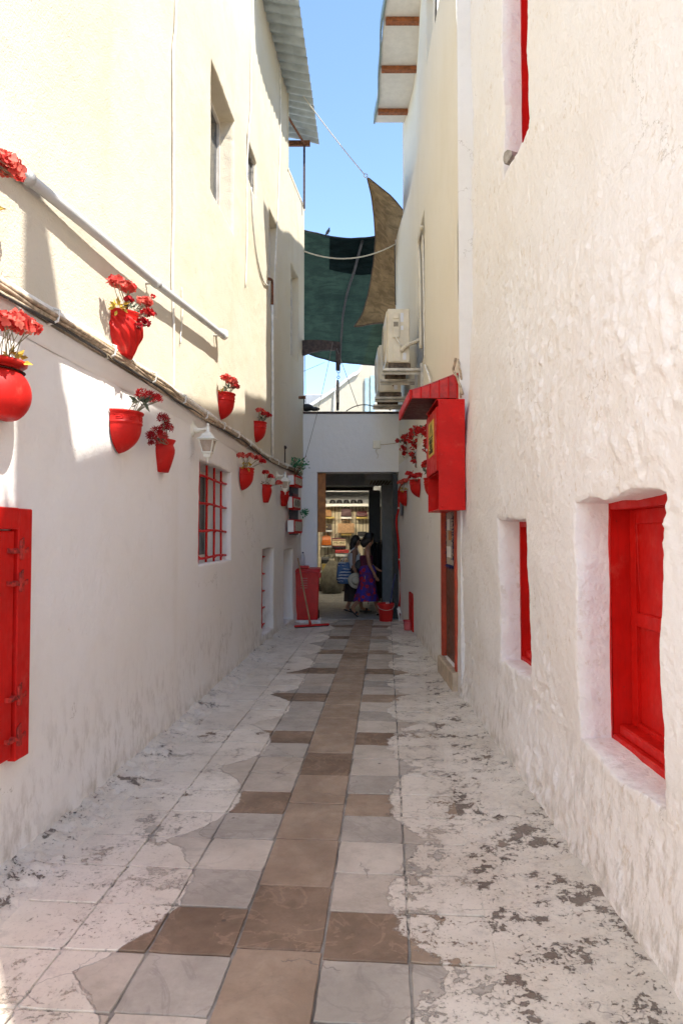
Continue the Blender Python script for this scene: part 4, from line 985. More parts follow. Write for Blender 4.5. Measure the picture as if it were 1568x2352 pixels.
def pot_body(kind, R, h, t):
    m = MB(); mat = MAT['red_pot']
    if kind == 'cone':
        prof = [(R * .90, h * .97), (R * .99, h * .985), (R * 1.05, h), (R * 1.07, h * .985), (R * 1.06, h * .955), (R * .99, h * .93), (R * .985, h * .74), (R * 1.015, h * .725), (R * 1.01, h * .70), (R * .97, h * .685)]
        for k in range(1, 15):
            q = k / 14; z = h * .685 * (1 - q); prof.append((R * .97 * (1 - q ** 2.3) ** .75, z))
        prof = [(R * .86, h * .80)] + prof
        m.lathe(prof, **HALF)
    elif kind == 'urn':
        prof = [(R * .80, h * .86), (R * .92, h * .97), (R * 1.02, h), (R * 1.03, h * .985), (R * .86, h * .855), (R * .90, h * .80), (R * .97, h * .70), (R * .96, h * .60), (R * .88, h * .44), (R * .72, h * .2), (R * .56, .0), (0, 0)]
        m.lathe(prof, **HALF, fn=lambda r, a, z: r * (1 + (.010 * math.cos(22 * a) if h * .3 < z < h * .84 else 0)))
    elif kind == 'swirl':
        prof = [(R * .80, h * .84), (R * .92, h * .96), (R * .97, h), (R * 1.0, h * .985), (R * .99, h * .96), (R * .93, h * .90), (R * .91, h * .86)]
        for k in range(25):
            q = k / 24; z = h * .85 * (1 - q); prof.append((R * (.92 + .10 * math.sin(math.pi * min(1, q * 1.7)) - .62 * max(0, q - .42) ** 1.15), z))
        prof.append((0, 0))
        m.lathe(prof, n=90, a0=-math.pi / 2, a1=math.pi / 2, fn=lambda r, a, z: r * (1 + (.052 * math.sin(15 * a + 22.0 * (z / h) ** 1.3) * min(1, z / h * 6) if z < h * .845 else 0)))
    else:  # round jar
        prof = [(R * .70, h * .84), (R * .80, h * .93), (R * .88, h * .965), (R * .92, h * .95), (R * .90, h * .91), (R * .82, h * .88)]
        for k in range(18):
            q = k / 17; an = .42 + q * (math.pi * .80 - .42); prof.append((R * math.sin(an) ** .8 * 1.03, h * .44 + h * .47 * math.cos(an)))
        prof.append((0, h * .06))
        m.lathe(prof, n=36, a0=-math.pi / 2, a1=math.pi / 2)
    o = m.build('pot', mat, t, smooth=True)
    MB().quad((.002, -R * .8, h * .8), (.002, R * .8, h * .8), (.002, R * .5, h * .15), (.002, -R * .5, h * .15)).build('back', mat, o)
    if kind == 'cone':                         # raised meander motifs in the band
        m = MB()
        for k in range(5):
            a = -1.2 + k * .6; pts = []
            for (du, dz) in ((-.11, .03), (.11, .03), (.11, -.03), (-.06, -.03), (-.06, .0), (.05, .0)):
                aa = a + du * 1.7; pts.append((R * .995 * math.cos(aa), R * .995 * math.sin(aa), h * .83 + dz * h * 1.5))
            m.tube(pts, .0035, 5)
        m.build('meander', mat, o, smooth=True)
    MB().lathe([(0, h * .82), (R * .86, h * .80)], **HALF).build('soil', simple_soil, t)
    return o
simple_soil = simple('dark potting soil', (.06, .045, .03), rough=1.0, var=.5, scale=60)
POTS = 0
def flower_pot(side, kind, xe, ytop, R, h, label, heads, foliage=(), group='red wall pots with flowers', zfix=None, Yfix=None):
    """xe,ytop: the rim where it touches the wall at its end nearest the eye"""
    global POTS; POTS += 1
    on = onL if side == 'L' else onR
    p = on(xe, ytop); Yc = p.y + R
    if Yfix: Yc = Yfix
    X = float(Lx(Yc)) if side == 'L' else float(Rx(Yc))
    if side == 'L' and p.z - h > STEPZ: X += .03
    s = -1 if side == 'L' else 1
    ang = angL(Yc) if side == 'L' else math.pi
    zt = zfix if zfix else p.z
    t = thing('flower_pot', label, 'flower pot', (X + (.006 if side == 'L' else -.006), Yc, zt - h), ang, group)
    pot_body(kind, R, h, t)
    rnd = random.Random(POTS * 31)
    ms = MB(); nst = 0
    for (x, y, off, r, pk, n, size, nar) in heads:
        q = on(x, y, off); c = to_local(t, [q])[0]
        m = MB(); petals(m, c, r, int(n * (2.0 if not nar else 1.3)), size * (.66 if not nar else .8), flat=.62 if not nar else .9, seed=POTS * 100 + nst, narrow=nar)
        m.build('flower_head', MAT[pk], t)
        for k in range(4):
            a = Vector((R * .4 + rnd.uniform(-.03, .03), rnd.uniform(-.5, .5) * R * .6, h * .84)); e = c + Vector((rnd.uniform(-.4, .4) * r, rnd.uniform(-.4, .4) * r, -r * .3))
            mid = a.lerp(e, .55) + Vector((rnd.uniform(-.01, .01), rnd.uniform(-.012, .012), .015)); ms.tube([a, mid, e], .0022, 4)
        nst += 1
    if ms.v: ms.build('stems', MAT['stem'], t)
    for (x, y, off, r, lk, n, size) in foliage:
        c = to_local(t, [on(x, y, off)])[0]; m = MB(); leaves(m, c, r, n, size, seed=POTS * 7 + n)
        m.build('leaves', MAT[lk], t)
    return t
C, D_, K_ = 'petal_coral', 'petal_red', 'petal_dark'
flower_pot('L', 'round', 5, 860, .165, .30, 'round red jar cut by the left edge of the picture above the shutter',
           [(24, 742, .17, .075, C, 30, .04, False), (58, 752, .17, .06, C, 26, .036, False), (10, 736, .12, .05, D_, 18, .036, False)], [(30, 826, .10, .06, 'leaf_yellow', 26, .05)], Yfix=3.22, zfix=2.49)
flower_pot('L', 'round', 5, 500, .155, .29, 'wall pot mostly outside the picture with coral flowers at the upper left edge',
           [(16, 378, .17, .065, C, 34, .042, False), (28, 398, .17, .05, C, 18, .04, False)], [(-30, 470, .1, .05, 'leaf_yellow', 14, .05)], Yfix=2.72, zfix=3.30)
flower_pot('L', 'swirl', 240, 705, .150, .295, 'red spiral-fluted wall pot in full sun below the plastic pipe',
           [(268, 648, .14, .05, C, 24, .036, False), (293, 660, .15, .05, C, 24, .036, False), (333, 694, .20, .048, C, 24, .032, False), (338, 718, .22, .045, D_, 18, .030, False), (330, 742, .21, .045, K_, 16, .028, False), (296, 688, .17, .030, K_, 12, .026, False), (318, 748, .2, .03, K_, 8, .026, False), (352, 722, .22, .018, K_, 4, .022, False), (351, 681, .22, .018, D_, 4, .022, False)],
           [(272, 705, .10, .045, 'leaf_yellow', 22, .045), (300, 705, .15, .05, 'leaf_green', 20, .035), (325, 728, .2, .06, 'leaf_grey', 26, .022)])
flower_pot('L', 'cone', 250, 938, .155, .285, 'large red half-cone pot with meander band left of the coach lamp, below the cables',
           [(328, 905, .17, .036, D_, 16, .036, True), (343, 912, .17, .04, D_, 18, .036, True), (360, 918, .17, .036, D_, 14, .034, True)], [(325, 925, .14, .05, 'leaf_green', 20, .06), (340, 915, .15, .05, 'leaf_grey', 10, .06)])
flower_pot('L', 'urn', 355, 1006, .118, .262, 'red urn-shaped pot with bushy dark red flowers just left of the coach lamp',
           [(375, 960, .14, .042, K_, 26, .03, True), (383, 982, .15, .045, K_, 26, .03, True), (360, 990, .13, .035, K_, 18, .028, True), (346, 1002, .12, .034, K_, 18, .03, True), (352, 1016, .13, .03, K_, 14, .03, True), (372, 1003, .16, .04, D_, 16, .03, True)],
           [(360, 1003, .12, .05, 'leaf_green', 22, .045), (380, 975, .15, .05, 'leaf_grey', 14, .03)])
flower_pot('L', 'cone', 492, 898, .150, .285, 'red half-cone pot high on the cream wall, nearer of the two above the cables',
           [(519, 868, .14, .05, C, 26, .036, False), (533, 876, .15, .055, C, 28, .036, False), (540, 888, .16, .042, D_, 20, .034, False)], [(523, 893, .11, .055, 'leaf_green', 26, .05), (508, 898, .08, .03, 'leaf_yellow', 10, .04)])
flower_pot('L', 'cone', 576, 966, .150, .285, 'red half-cone pot on the cream wall beside the beige downpipe',
           [(597, 944, .14, .055, C, 26, .036, False), (609, 950, .15, .055, D_, 26, .036, False), (616, 955, .15, .045, D_, 18, .034, False)], [(602, 963, .11, .06, 'leaf_green', 26, .05)])
flower_pot('L', 'cone', 549, 1073, .150, .285, 'red half-cone pot right of the barred window with long-stemmed coral flowers',
           [(554, 1046, .12, .045, C, 18, .036, False), (573, 1048, .14, .055, C, 24, .036, False), (592, 1052, .16, .05, C, 22, .036, False), (603, 1060, .16, .045, D_, 20, .034, False)], [(566, 1070, .10, .06, 'leaf_yellow', 26, .045)])
flower_pot('L', 'urn', 601, 1112, .125, .27, 'red urn pot left of the farther coach lamp with leaning red flowers',
           [(611, 1085, .12, .05, D_, 20, .036, False), (622, 1095, .14, .05, D_, 20, .036, False), (640, 1110, .16, .06, C, 26, .036, False)], [(610, 1112, .09, .05, 'leaf_grey', 14, .04)])
flower_pot('L', 'urn', 643, 1127, .125, .26, 'red urn pot half hidden behind the farther coach lamp', [(652, 1118, .10, .04, D_, 12, .03, False)])
flower_pot('R', 'cone', 936, 1127, .150, .28, 'red half-cone pot lowest on the right wall beside the doorway corner',
           [(920, 1108, .14, .06, C, 30, .036, False), (929, 1104, .12, .055, C, 24, .036, False)], [(926, 1125, .09, .06, 'leaf_yellow', 22, .045)])
flower_pot('R', 'cone', 966, 1100, .150, .28, 'red half-cone pot in the middle of the three on the right wall',
           [(948, 1094, .14, .06, D_, 30, .036, False), (960, 1092, .10, .06, D_, 26, .036, False), (938, 1088, .14, .05, D_, 22, .034, False)])
flower_pot('R', 'cone', 1005, 1096, .150, .28, 'red half-cone pot partly hidden by the red cabinet on the right wall',
           [(981, 1064, .15, .055, D_, 28, .034, False), (974, 1070, .15, .04, D_, 18, .034, False)], [(984, 1082, .12, .05, 'leaf_green', 24, .05)])

# red trailing garland under the awning
gv = thing('flower_garland', 'trailing garland of red blossoms hanging below the red awning', 'garland', tuple(at(945, 980, 11.0)))
ml = MB(); mp = MB(); ms = MB()
for (pts, nb) in (([(975, 985, 9.6), (955, 990, 10.6), (938, 1000, 11.6), (914, 1012, 12.6)], 26), ([(926, 1012, 12.3), (927, 1030, 12.3), (928, 1052, 12.3)], 9), ([(950, 985, 10.8), (949, 1020, 10.9), (950, 1050, 11.0), (958, 1075, 10.9)], 20), ([(982, 990, 9.0), (981, 1020, 9.0), (980, 1045, 9.0)], 14)):
    path_ = [onR(x, y, .05 if Y < 12 else .10) if False else at(x, y, Y) for (x, y, Y) in pts]; w_ = wob(path_, 8, .02, nb); ms.tube(w_, .006, 5)
    for k in range(nb):
        q = w_[int(k / nb * (len(w_) - 1))] + Vector((random.gauss(0, .03), random.gauss(0, .05), random.gauss(0, .025)))
        petals(mp, q, .03, 5, .034, seed=k + nb * 50, dome=-1); leaves(ml, q, .04, 2, .05, seed=k + nb * 9)
for m_, n_, mt in ((ms, 'stems', 'stem'), (mp, 'blossoms', 'petal_red'), (ml, 'leaves', 'leaf_green')): m_.build(n_, MAT[mt], gv, world=True)

# ================================================================== green plants and the small shop signs near the corner
bp = onL(676, 1085, .10); bush = thing('green_plant', 'bright green artificial bush above the small signs near the corner', 'plant', tuple(bp))
m = MB()
for k in range(9):
    e = Vector((random.uniform(-.02, .22), random.uniform(-.25, .25), random.uniform(.05, .32))); m.tube([(0, 0, -.12), e * .5, e], .005, 4)
m.build('stems', MAT['brown_wood'], bush)
m = MB(); leaves(m, (.08, 0, .12), .22, 170, .055, seed=3); m.build('leaves', MAT['leaf_bright'], bush)
sb = at(693, 1210, 13.35); sp_ = thing('green_sprig', 'small green sprig in a white holder on the end wall corner', 'plant', tuple(sb))
MB().lathe([(.0, -.02), (.025, 0), (.045, .16), (.0, .15)], 10).build('holder', MAT['lamp_white'], sp_, smooth=True)
MB().tube([(0, 0, 0), (-.02, 0, -.12), (-.07, 0, -.30)], .010, 5).build('spike', MAT['cable_dark'], sp_)
m = MB(); leaves(m, (.02, 0, .26), .13, 70, .055, seed=5); m.build('leaves', MAT['leaf_bright'], sp_)
# stacked sign plaques on the left wall
q = onL(676, 1180, .02); ang = angL(12.2)
sg = thing('sign_board', 'narrow dark board carrying three red-rimmed plaques near the left corner', 'sign', (float(Lx(12.35)) + .01, 12.35, 1.3), ang)
def zat(y): return at(672, y, 12.35).z - 1.3
MB().box(.0, .03, -.05, .62, zat(1228), zat(1108)).build('board', simple('dark panel', (.05, .045, .055), rough=.5, var=.4, scale=20), sg)
MB().box(.031, .04, .12, .52, zat(1168), zat(1132)).build('red_panel', simple('faded red panel', (.22, .03, .03), rough=.5), sg)
for k, (y0, y1, txt) in enumerate(((1120, 1092, ''), (1172, 1140, 'marks'), (1226, 1192, ''))):
    z0, z1 = zat(y0), zat(y1); pl = MB().prism([(-.34, z0 + .02), (-.30, z0), (.34, z0 + .01), (.38, z0 + .05), (.36, z1), (-.36, z1 - .02)], 'x', .05, .16 if k != 1 else .13)
    po = pl.build('plaque', MAT['red'], sg, bevel=.006)
    MB().box(.158 if k != 1 else .128, .168 if k != 1 else .138, -.28, .31, z0 + .05, z1 - .05).build('plaque_face', simple('aged cream plaque', (.46, .42, .34), rough=.7, var=.3, scale=30), po)
    MB().box(.05, .155 if k != 1 else .125, -.385, -.345, z0 + .03, z1 - .03).build('plaque_edge', MAT['soffit'], po)
    if txt:
        zc_ = (z0 + z1) / 2
        for q, (y_, h_, tl) in enumerate(((-.17, .10, .02), (-.10, .12, -.02), (-.02, .10, .03), (.06, .12, .0), (.14, .11, -.03), (.21, .08, .02))): MB().prism([(y_, zc_ - h_ / 2), (y_ + .035, zc_ - h_ / 2), (y_ + .035 + tl, zc_ + h_ / 2), (y_ + tl, zc_ + h_ / 2)], 'x', .1385, .1395).build('worn_mark', MAT['ink'], po)

# ================================================================== coach lamps
def lantern(xw, yw, label):
    p = onL(xw, yw); t = thing('coach_lamp', label, 'wall lamp', (p.x + .005, p.y, p.z), angL(p.y), 'white coach lamps on the left wall'); t.scale = (.88, .88, .86)
    W = MAT['lamp_white']
    MB().lathe([(.0, .035), (.035, .03), (.062, .015), (.07, .0)], 20, M=Matrix.Rotation(math.pi / 2, 4, 'Y') @ Matrix.Diagonal((1.35, 1, 1, 1))).build('back_plate', W, t, smooth=True)
    pts = [(.0, 0, .0), (.05, 0, -.02), (.10, 0, -.012), (.17, 0, .0)]
    MB().tube(wob(pts, 6, 0, 0), [.055 - .040 * min(1, (i / 18) * 1.5) for i in range(19)], 12).build('arm', W, t, smooth=True)
    cx = .17
    MB().lathe([(.0, .06), (.010, .055), (.016, .04), (.008, .028), (.018, .018), (.02, -.03), (.028, -.045)], 12, M=Matrix.Translation((cx, 0, 0))).build('finial', W, t, smooth=True)
    def sq(rows, name, mat, par):
        m = MB(); V = []
        for (r, z) in rows: V += [(cx + r, -r, z), (cx + r, r, z), (cx - r, r, z), (cx - r, -r, z)]
        m.add(V, [(i * 4 + k, i * 4 + (k + 1) % 4, (i + 1) * 4 + (k + 1) % 4, (i + 1) * 4 + k) for i in range(len(rows) - 1) for k in range(4)] + [(0, 1, 2, 3), tuple(range(len(rows) * 4 - 4, len(rows) * 4))])
        return m.build(name, mat, par, bevel=.002)
    sq([(.022, -.045), (.05, -.062), (.062, -.095), (.095, -.118), (.097, -.125), (.075, -.127)], 'hood', W, t)
    body = sq([(.078, -.127), (.080, -.136)], 'cage', W, t)
    for (sx, sy) in ((1, 1), (1, -1), (-1, 1), (-1, -1)): MB().tube([(cx + sx * .076, sy * .076, -.13), (cx + sx * .047, sy * .047, -.262)], .0075, 4).build('glazing_bar', W, body)
    for k in range(4):
        M = Matrix.Translation((cx, 0, 0)) @ Matrix.Rotation(k * math.pi / 2, 4, 'Z')
        MB().quad(*[M @ Vector(v) for v in ((.072, -.068, -.135), (.072, .068, -.135), (.045, .041, -.258), (.045, -.041, -.258))]).build('pane', MAT['frosted'], body)
    sq([(.055, -.258), (.055, -.272), (.04, -.282), (.036, -.315), (.028, -.325)], 'base', W, t)
    MB().lathe([(.012, -.32), (.015, -.35), (.006, -.36), (.010, -.375), (.0, -.385)], 10, M=Matrix.Translation((cx, 0, 0))).build('drop', W, t, smooth=True)
lantern(440, 984, 'nearer white coach lamp above the barred window')
lantern(634, 1091, 'farther white coach lamp in front of the last red urn pot')

# ================================================================== left shutter, near
LS = thing('red_shutter', 'red boarded wooden shutter with rusty hinges at the left edge', 'shutter', (float(Lx(2.86)) + .004, 2.86, .56), angL(2.86))
zt = 1.225
m = MB()
for (y0, y1, z0, z1) in ((.53, .655, -.02, zt), (-.655, -.53, -.02, zt)): m.box(0, .045, y0, y1, z0, z1)
m.box(0, .047, -.53, .53, zt - .105, zt + .002); m.build('frame', MAT['red_wood'], LS, bevel=.005)
for k in range(8):
    y = -.525 + k * .131; MB().box(.004, .03, y + .003, y + .128, .0, zt - .112).build('board', MAT['red_wood'], LS, bevel=.005)
for z in (1.02, .86, .30, .10):
    m = MB(); pts = [(-.02, -.010), (.0, -.02), (.03, -.022), (.05, -.030), (.08, -.012), (.10, -.024), (.135, -.012)]
    poly = [(.59 - a_, z + .02 + b_) for a_, b_ in pts] + [(.59 - a_, z - .012 + b_ * .3) for a_, b_ in reversed(pts)]
    m.prism(poly, 'x', .03, .053); m.tube([(.048, .545, z - .045), (.048, .545, z + .045)], .009, 6); m.prism([(.55, z - .05), (.575, z - .05), (.57, z + .06), (.55, z + .05)], 'x', .04, .052)
    m.build('hinge', MAT['rust_red'], LS)

# ================================================================== electrical cabinet
xb0, xb1, yb0, yb1, zb0, zb1 = .972, 1.235, 6.80, 7.66, 1.905, 3.02
EB = thing('electric_cabinet', 'large red metal electricity cabinet jutting from the right wall', 'cabinet', (xb1, yb0, zb0))
def eb(m, n, mat, par=None, **k):
    o = m.build(n, mat, par or EB, **k)
    o.data.transform(Matrix.Translation((-xb1, -yb0, -zb0))); return o
th = .012
m = MB()
m.box(xb0, xb1, yb0, yb0 + th, zb0, zb1); m.box(xb0, xb1, yb1 - th, yb1, zb0, zb1); m.box(xb1 - th, xb1, yb0 + th, yb1 - th, zb0, zb1)
m.box(xb0, xb1 - th, yb0 + th, yb1 - th, zb0, zb0 + th); m.box(xb0 - .02, xb1 - th, yb0 + th, yb1 - th, zb1 - th, zb1); m.box(xb0 + .01, xb1 - th, yb0 + th, yb1 - th, 2.29, 2.302)
body = eb(m, 'casing', MAT['red_metal'], bevel=.0025)
dr = eb(MB().box(xb0 - .018, xb0 + .004, yb0 + .03, yb1 - .012, 2.30, zb1 - .07), 'door', MAT['red_metal'], bevel=.004)
eb(MB().tube([(xb0 - .035, yb1 - .1, 2.6), (xb0 - .018, yb1 - .1, 2.6)], .014, 10), 'lock', MAT['galv'], dr)
eb(MB().tube([(xb0, yb0 + .03, z) for z in (2.33, 2.93)], .006, 6), 'hinge', MAT['red_metal'])
for (x_, z_) in ((xb0 + .03, zb0 + .04), (xb1 - .03, zb0 + .04), (xb0 + .03, zb1 - .04), (xb1 - .03, zb1 - .04), (xb1 - .03, 2.46), (xb0 + .03, 2.46)): eb(MB().lathe([(.0, .006), (.006, .005), (.009, .0)], 8, M=Matrix.Translation((x_, yb0, z_)) @ Matrix.Rotation(math.pi / 2, 4, 'X')), 'rivet', MAT['red_metal'], body)
eb(MB().box(xb0 - .003, xb1, yb0 - .004, yb0 - .0005, zb0, zb0 + .012), 'lower_lip', MAT['red_metal'], body); eb(MB().box(xb0 - .004, xb0 + .012, yb0 - .004, yb0 - .0005, zb0 + .0125, zb1), 'edge_fold', MAT['red_metal'], body)
eb(MB().box(xb0 + .05, xb0 + .16, yb0 + .06, yb0 + .2, 1.93, 1.96), 'cable_stub', MAT['cable_white'], body)
yc0, yc1, zc0, zc1 = 7.02, 7.44, 2.49, 2.86
pl = eb(MB().box(xb0 - .0215, xb0 - .018, yc0, yc1, zc0, zc1), 'warning_plate', MAT['yellow'])
# warning triangle and Turkish wording, read from across the alley
def plate(y, z): return Vector((xb0 - .0235, yc1 - y * (yc1 - yc0), zc0 + z * (zc1 - zc0)))
m = MB(); A, B_, C_ = (.5, .96), (.10, .52), (.90, .52); a2, b2, c2 = (.5, .88), (.20, .56), (.80, .56)
for (p, q_, r_, s_) in ((A, B_, b2, a2), (B_, C_, c2, b2), (C_, A, a2, c2)): m.quad(plate(*p), plate(*q_), plate(*r_), plate(*s_))
m.quad(plate(.53, .82), plate(.44, .68), plate(.50, .69), plate(.56, .74)); m.quad(plate(.50, .71), plate(.57, .72), plate(.49, .57), plate(.46, .63))
eb(m, 'warning_triangle', MAT['ink'], pl)
for k, s_ in enumerate(('D\u0130KKAT', '\u00d6L\u00dcM', 'TEHL\u0130KES\u0130')):
    c = plate(.5, .42 - k * .145)
    o = text(s_, .072 if k < 2 else .062, Matrix.Translation(c) @ Matrix.Rotation(-math.pi / 2, 4, 'Z') @ Matrix.Rotation(math.pi / 2, 4, 'X'), 'lettering', MAT['ink'], pl, .001)
    o.data.transform(Matrix.Translation((-xb1, -yb0, -zb0)))

# ================================================================== red awning over the door
AW = thing('red_awning', 'small red tiled awning projecting over the door on the right', 'awning', (1.215, 7.75, 3.08))
ya, yb_, xa, zt0, zt1 = 7.1, 8.42, .735, 3.085, 3.33
offA = Matrix.Translation((-1.215, -7.75, -3.08))
def zroof(x): return 3.17 + (3.345 - 3.17) * ((x - xa) / (1.215 - xa)) ** 1.15
xs = np.linspace(xa, 1.21, 6)
for k in range(5):     # near gable of upright pans
    x0, x1 = xs[k] + .003, xs[k + 1] - .003
    MB().prism([(x0, zt0), (x1, zt0), (x1, zroof(x1)), (x0, zroof(x0))], 'y', ya - .012 - .006 * (k % 2), ya + .012).build('gable_panel', MAT['red_tile'], AW, bevel=.004).data.transform(offA)
    MB().prism([(x1 - .004, zt0), (x1 + .010, zt0), (x1 + .010, zroof(x1) + .006), (x1 - .004, zroof(x1) + .006)], 'y', ya - .026, ya).build('seam', MAT['red'], AW).data.transform(offA)
for k in range(8):     # sloping roof pans
    y0 = ya + (yb_ - ya) * k / 8; y1 = ya + (yb_ - ya) * (k + 1) / 8 - .006; m = MB(); V = []
    for x in xs: V += [(x - .02, y0, zroof(x)), (x - .02, (y0 + y1) / 2, zroof(x) + .022), (x - .02, y1, zroof(x))]
    m.add(V, [(i * 3 + q, i * 3 + q + 1, (i + 1) * 3 + q + 1, (i + 1) * 3 + q) for i in range(5) for q in range(2)]); m.build('roof_tile', MAT['red_tile'], AW, smooth=True).data.transform(offA)
MB().box(xa - .025, xa, ya - .02, yb_, zt0 - .01, 3.175).build('fascia', MAT['red'], AW, bevel=.004).data.transform(offA)
for k in range(5):
    y0 = ya + (yb_ - ya) * k / 5; MB().box(xa + .002, 1.2, y0 + .006, y0 + (yb_ - ya) / 5 - .006, zt0, zt0 + .02).build('soffit_board', simple('dark red-brown soffit', (.10, .022, .018), rough=.6) if k == 0 else bpy.data.materials['dark red-brown soffit'], AW).data.transform(offA)

# ================================================================== air conditioners
def aircon(y0, x0, x1, z0, z1, label, dirty):
    t = thing('air_conditioner', label, 'air conditioner', ((x0 + x1) / 2, y0, z0 - .14), group='air conditioners on the right wall')
    off = Matrix.Translation(-Vector(t.location)); L = .98
    def p(m, n, mat, par=None, **k): o = m.build(n, mat, par or t, **k); o.data.transform(off); return o
    cs = p(MB().box(x0 + .02, x1, y0, y0 + L, z0, z1), 'casing', MAT['ac'], bevel=.018, seg=2)
    p(MB().box(x0, x0 + .025, y0 + .03, y0 + L - .03, z0 + .02, z1 - .03), 'front_panel', MAT['ac'], bevel=.012)
    p(MB().lathe([(.30 + .012 * math.cos(q), .012 * math.sin(q)) for q in np.linspace(0, 2 * math.pi, 7)], 28, M=Matrix.Translation((x0 - .005, y0 + .58, (z0 + z1) / 2)) @ Matrix.Rotation(math.pi / 2, 4, 'Y')), 'fan_ring', MAT['ac'], smooth=True)
    fg = p(MB().lathe([(.06, 0), (.29, .0)], 24, M=Matrix.Translation((x0 - .002, y0 + .58, (z0 + z1) / 2)) @ Matrix.Rotation(math.pi / 2, 4, 'Y')), 'fan_opening', MAT['ac_dark'])
    for k in range(6):
        r = .07 + k * .04; p(MB().lathe([(r - .004, -.004), (r + .004, -.004), (r + .004, .004), (r - .004, .004), (r - .004, -.004)], 20, M=Matrix.Translation((x0 - .012, y0 + .58, (z0 + z1) / 2)) @ Matrix.Rotation(math.pi / 2, 4, 'Y')), 'grille_ring', MAT['ac'], fg)
    w = x1 - x0; h = z1 - z0
    sc = p(MB().box(x0 + .26 * w, x0 + .56 * w, y0 - .022, y0, z0 + .45 * h, z0 + .90 * h), 'service_cover', MAT['ac'], bevel=.006)
    p(MB().box(x0 + .30 * w, x0 + .52 * w, y0 - .036, y0 - .02, z0 + .80 * h, z0 + .84 * h), 'hand_grip', MAT['ac'], sc, bevel=.004)
    for k in range(6): p(MB().box(x0 + .31 * w, x0 + .50 * w, y0 - .025, y0 - .0215, z0 + .66 * h + k * .012, z0 + .66 * h + k * .012 + .006), 'slot', MAT['ac_dark'], sc)
    p(MB().box(x0 + .28 * w, x0 + .62 * w, y0 - .012, y0, z0 + .02 * h, z0 + .33 * h), 'lower_cover', MAT['ac'], bevel=.005)
    for (a_, b_, c_, d_) in ((.60, .73, .75, .92), (.62, .72, .60, .68), (.70, .84, .05, .18)): p(MB().box(x0 + a_ * w, x0 + b_ * w, y0 - .004, y0 - .0005, z0 + c_ * h, z0 + d_ * h), 'sticker', MAT['ac_label'])
    for k in (0, 1):
        yy = y0 + .06 + k * .72
        p(MB().box(x0 + .03, x1 + .01, yy - .03, yy + .05, z0 - .075, z0 - .002), 'rubber_foot', MAT['ac_dark'], bevel=.006)
        bk = MB().box(x0 - .05, float(Rx(yy)), yy - .035, yy + .035, z0 - .115, z0 - .077).box(x0 - .05, float(Rx(yy)), yy + .028, yy + .035, z0 - .16, z0 - .115).box(float(Rx(yy)) - .04, float(Rx(yy)) + .01, yy - .03, yy + .03, z0 - .35, z0 - .0)
        p(bk, 'bracket', MAT['galv'])
    p(MB().tube(wob([(x0 + .62 * w, y0 - .02, z0 + .20 * h), (x0 + .8 * w, y0 - .05, z0 + .28 * h), (x1 + .06, y0 - .03, z0 + .36 * h), (x1 + .17, y0 + .02, z0 + .45 * h)], 6, .004, 3), .03, 10), 'lagged_pipe', MAT['rope'], smooth=True)
    p(MB().tube(wob([(x0 + .4 * w, y0 - .02, z0 + .46 * h), (x0 + .52 * w, y0 - .04, z0 + .36 * h), (x0 + .62 * w, y0 - .03, z0 + .30 * h)], 5, 0, 3), .009, 6), 'lead', MAT['cable_white'], smooth=True)
    if dirty: p(MB().box(x0 + .5 * w, x0 + .68 * w, y0 - .004, y0 - .0005, z0 + .12 * h, z0 + .4 * h), 'rust_patch', MAT['rust'])
aircon(10.05, .665, 1.015, 4.22, 5.03, 'nearer beige air conditioner high on the right wall', False)
aircon(11.85, .635, 1.04, 4.16, 4.99, 'farther rust-stained air conditioner behind and below the nearer one', True)
cable('conduit', 'ribbed beige conduit rising above the nearer air conditioner', 'conduit', wob([onR(966, 800, .04), onR(966, 700, .03), onR(964, 600, .03), onR(962, 555, .03), onR(968, 520, .05)], 6, .004, 9), .026, MAT['ac'], n=8)
cable('conduit', 'pale cable dropping from the air conditioner brackets behind the awning', 'conduit', wob([onR(975, 838, .03), onR(984, 862, .04), onR(988, 884, .03), onR(976, 905, .03)], 6, .004, 10), .014, MAT['cable_white'])
cable('conduit', 'thin cable running up the beige wall right of the conduit', 'conduit', wob([onR(974, 820, .02), onR(973, 700, .02), onR(972, 600, .02), onR(970, 540, .02)], 6, .004, 11), .010, MAT['cable_white'])
cable('conduit', 'dark upright cable at the far edge of the beige house', 'conduit', [at(906, 560, 13.6), at(907, 640, 13.6), at(908, 700, 13.6)], .012, MAT['cable_dark'])

# red conduit and blue board by the doorway
rc = thing('red_conduit', 'red painted conduit snaking down the right corner beside the doorway', 'conduit', tuple(at(917, 1397, 13.3)))
pts = [at(962, 1066, 10.95), at(950, 1082, 11.5), at(935, 1101, 12.2), at(917, 1122, 13.15), at(915, 1167, 13.3), at(910, 1200, 13.32), at(915, 1249, 13.3), at(917, 1299, 13.3), at(921, 1348, 13.28), at(917, 1397, 13.3), at(918, 1425, 13.3)]
MB().tube(wob(pts, 6, .004, 12), .018, 8).build('pipe', MAT['red'], rc, smooth=True, world=True)
for (x, y, Y) in ((915, 1167, 13.3), (917, 1285, 13.3), (920, 1340, 13.28), (942, 1092, 11.8)): MB().lathe([(.021, -.015), (.024, 0), (.021, .015)], 10, M=Matrix.Translation(at(x, y, Y))).build('clip', MAT['cable_white'], rc, world=True)
m = MB().tube(wob([at(915, 1395, 13.2), at(918, 1405, 13.15), at(924, 1415, 13.1), at(920, 1426, 13.1)], 5, .02, 4), .022, 8).tube(wob([at(912, 1398, 13.2), at(915, 1412, 13.15), at(917, 1428, 13.1)], 5, .02, 5), .016, 8); m.build('painted_end', MAT['white'], rc, smooth=True, world=True)
bb = onR(922, 1160, .01); bd = thing('blue_panel', 'dull blue panel fixed on the right wall below the lowest pot', 'panel', (bb.x, bb.y, bb.z), math.pi - .05)
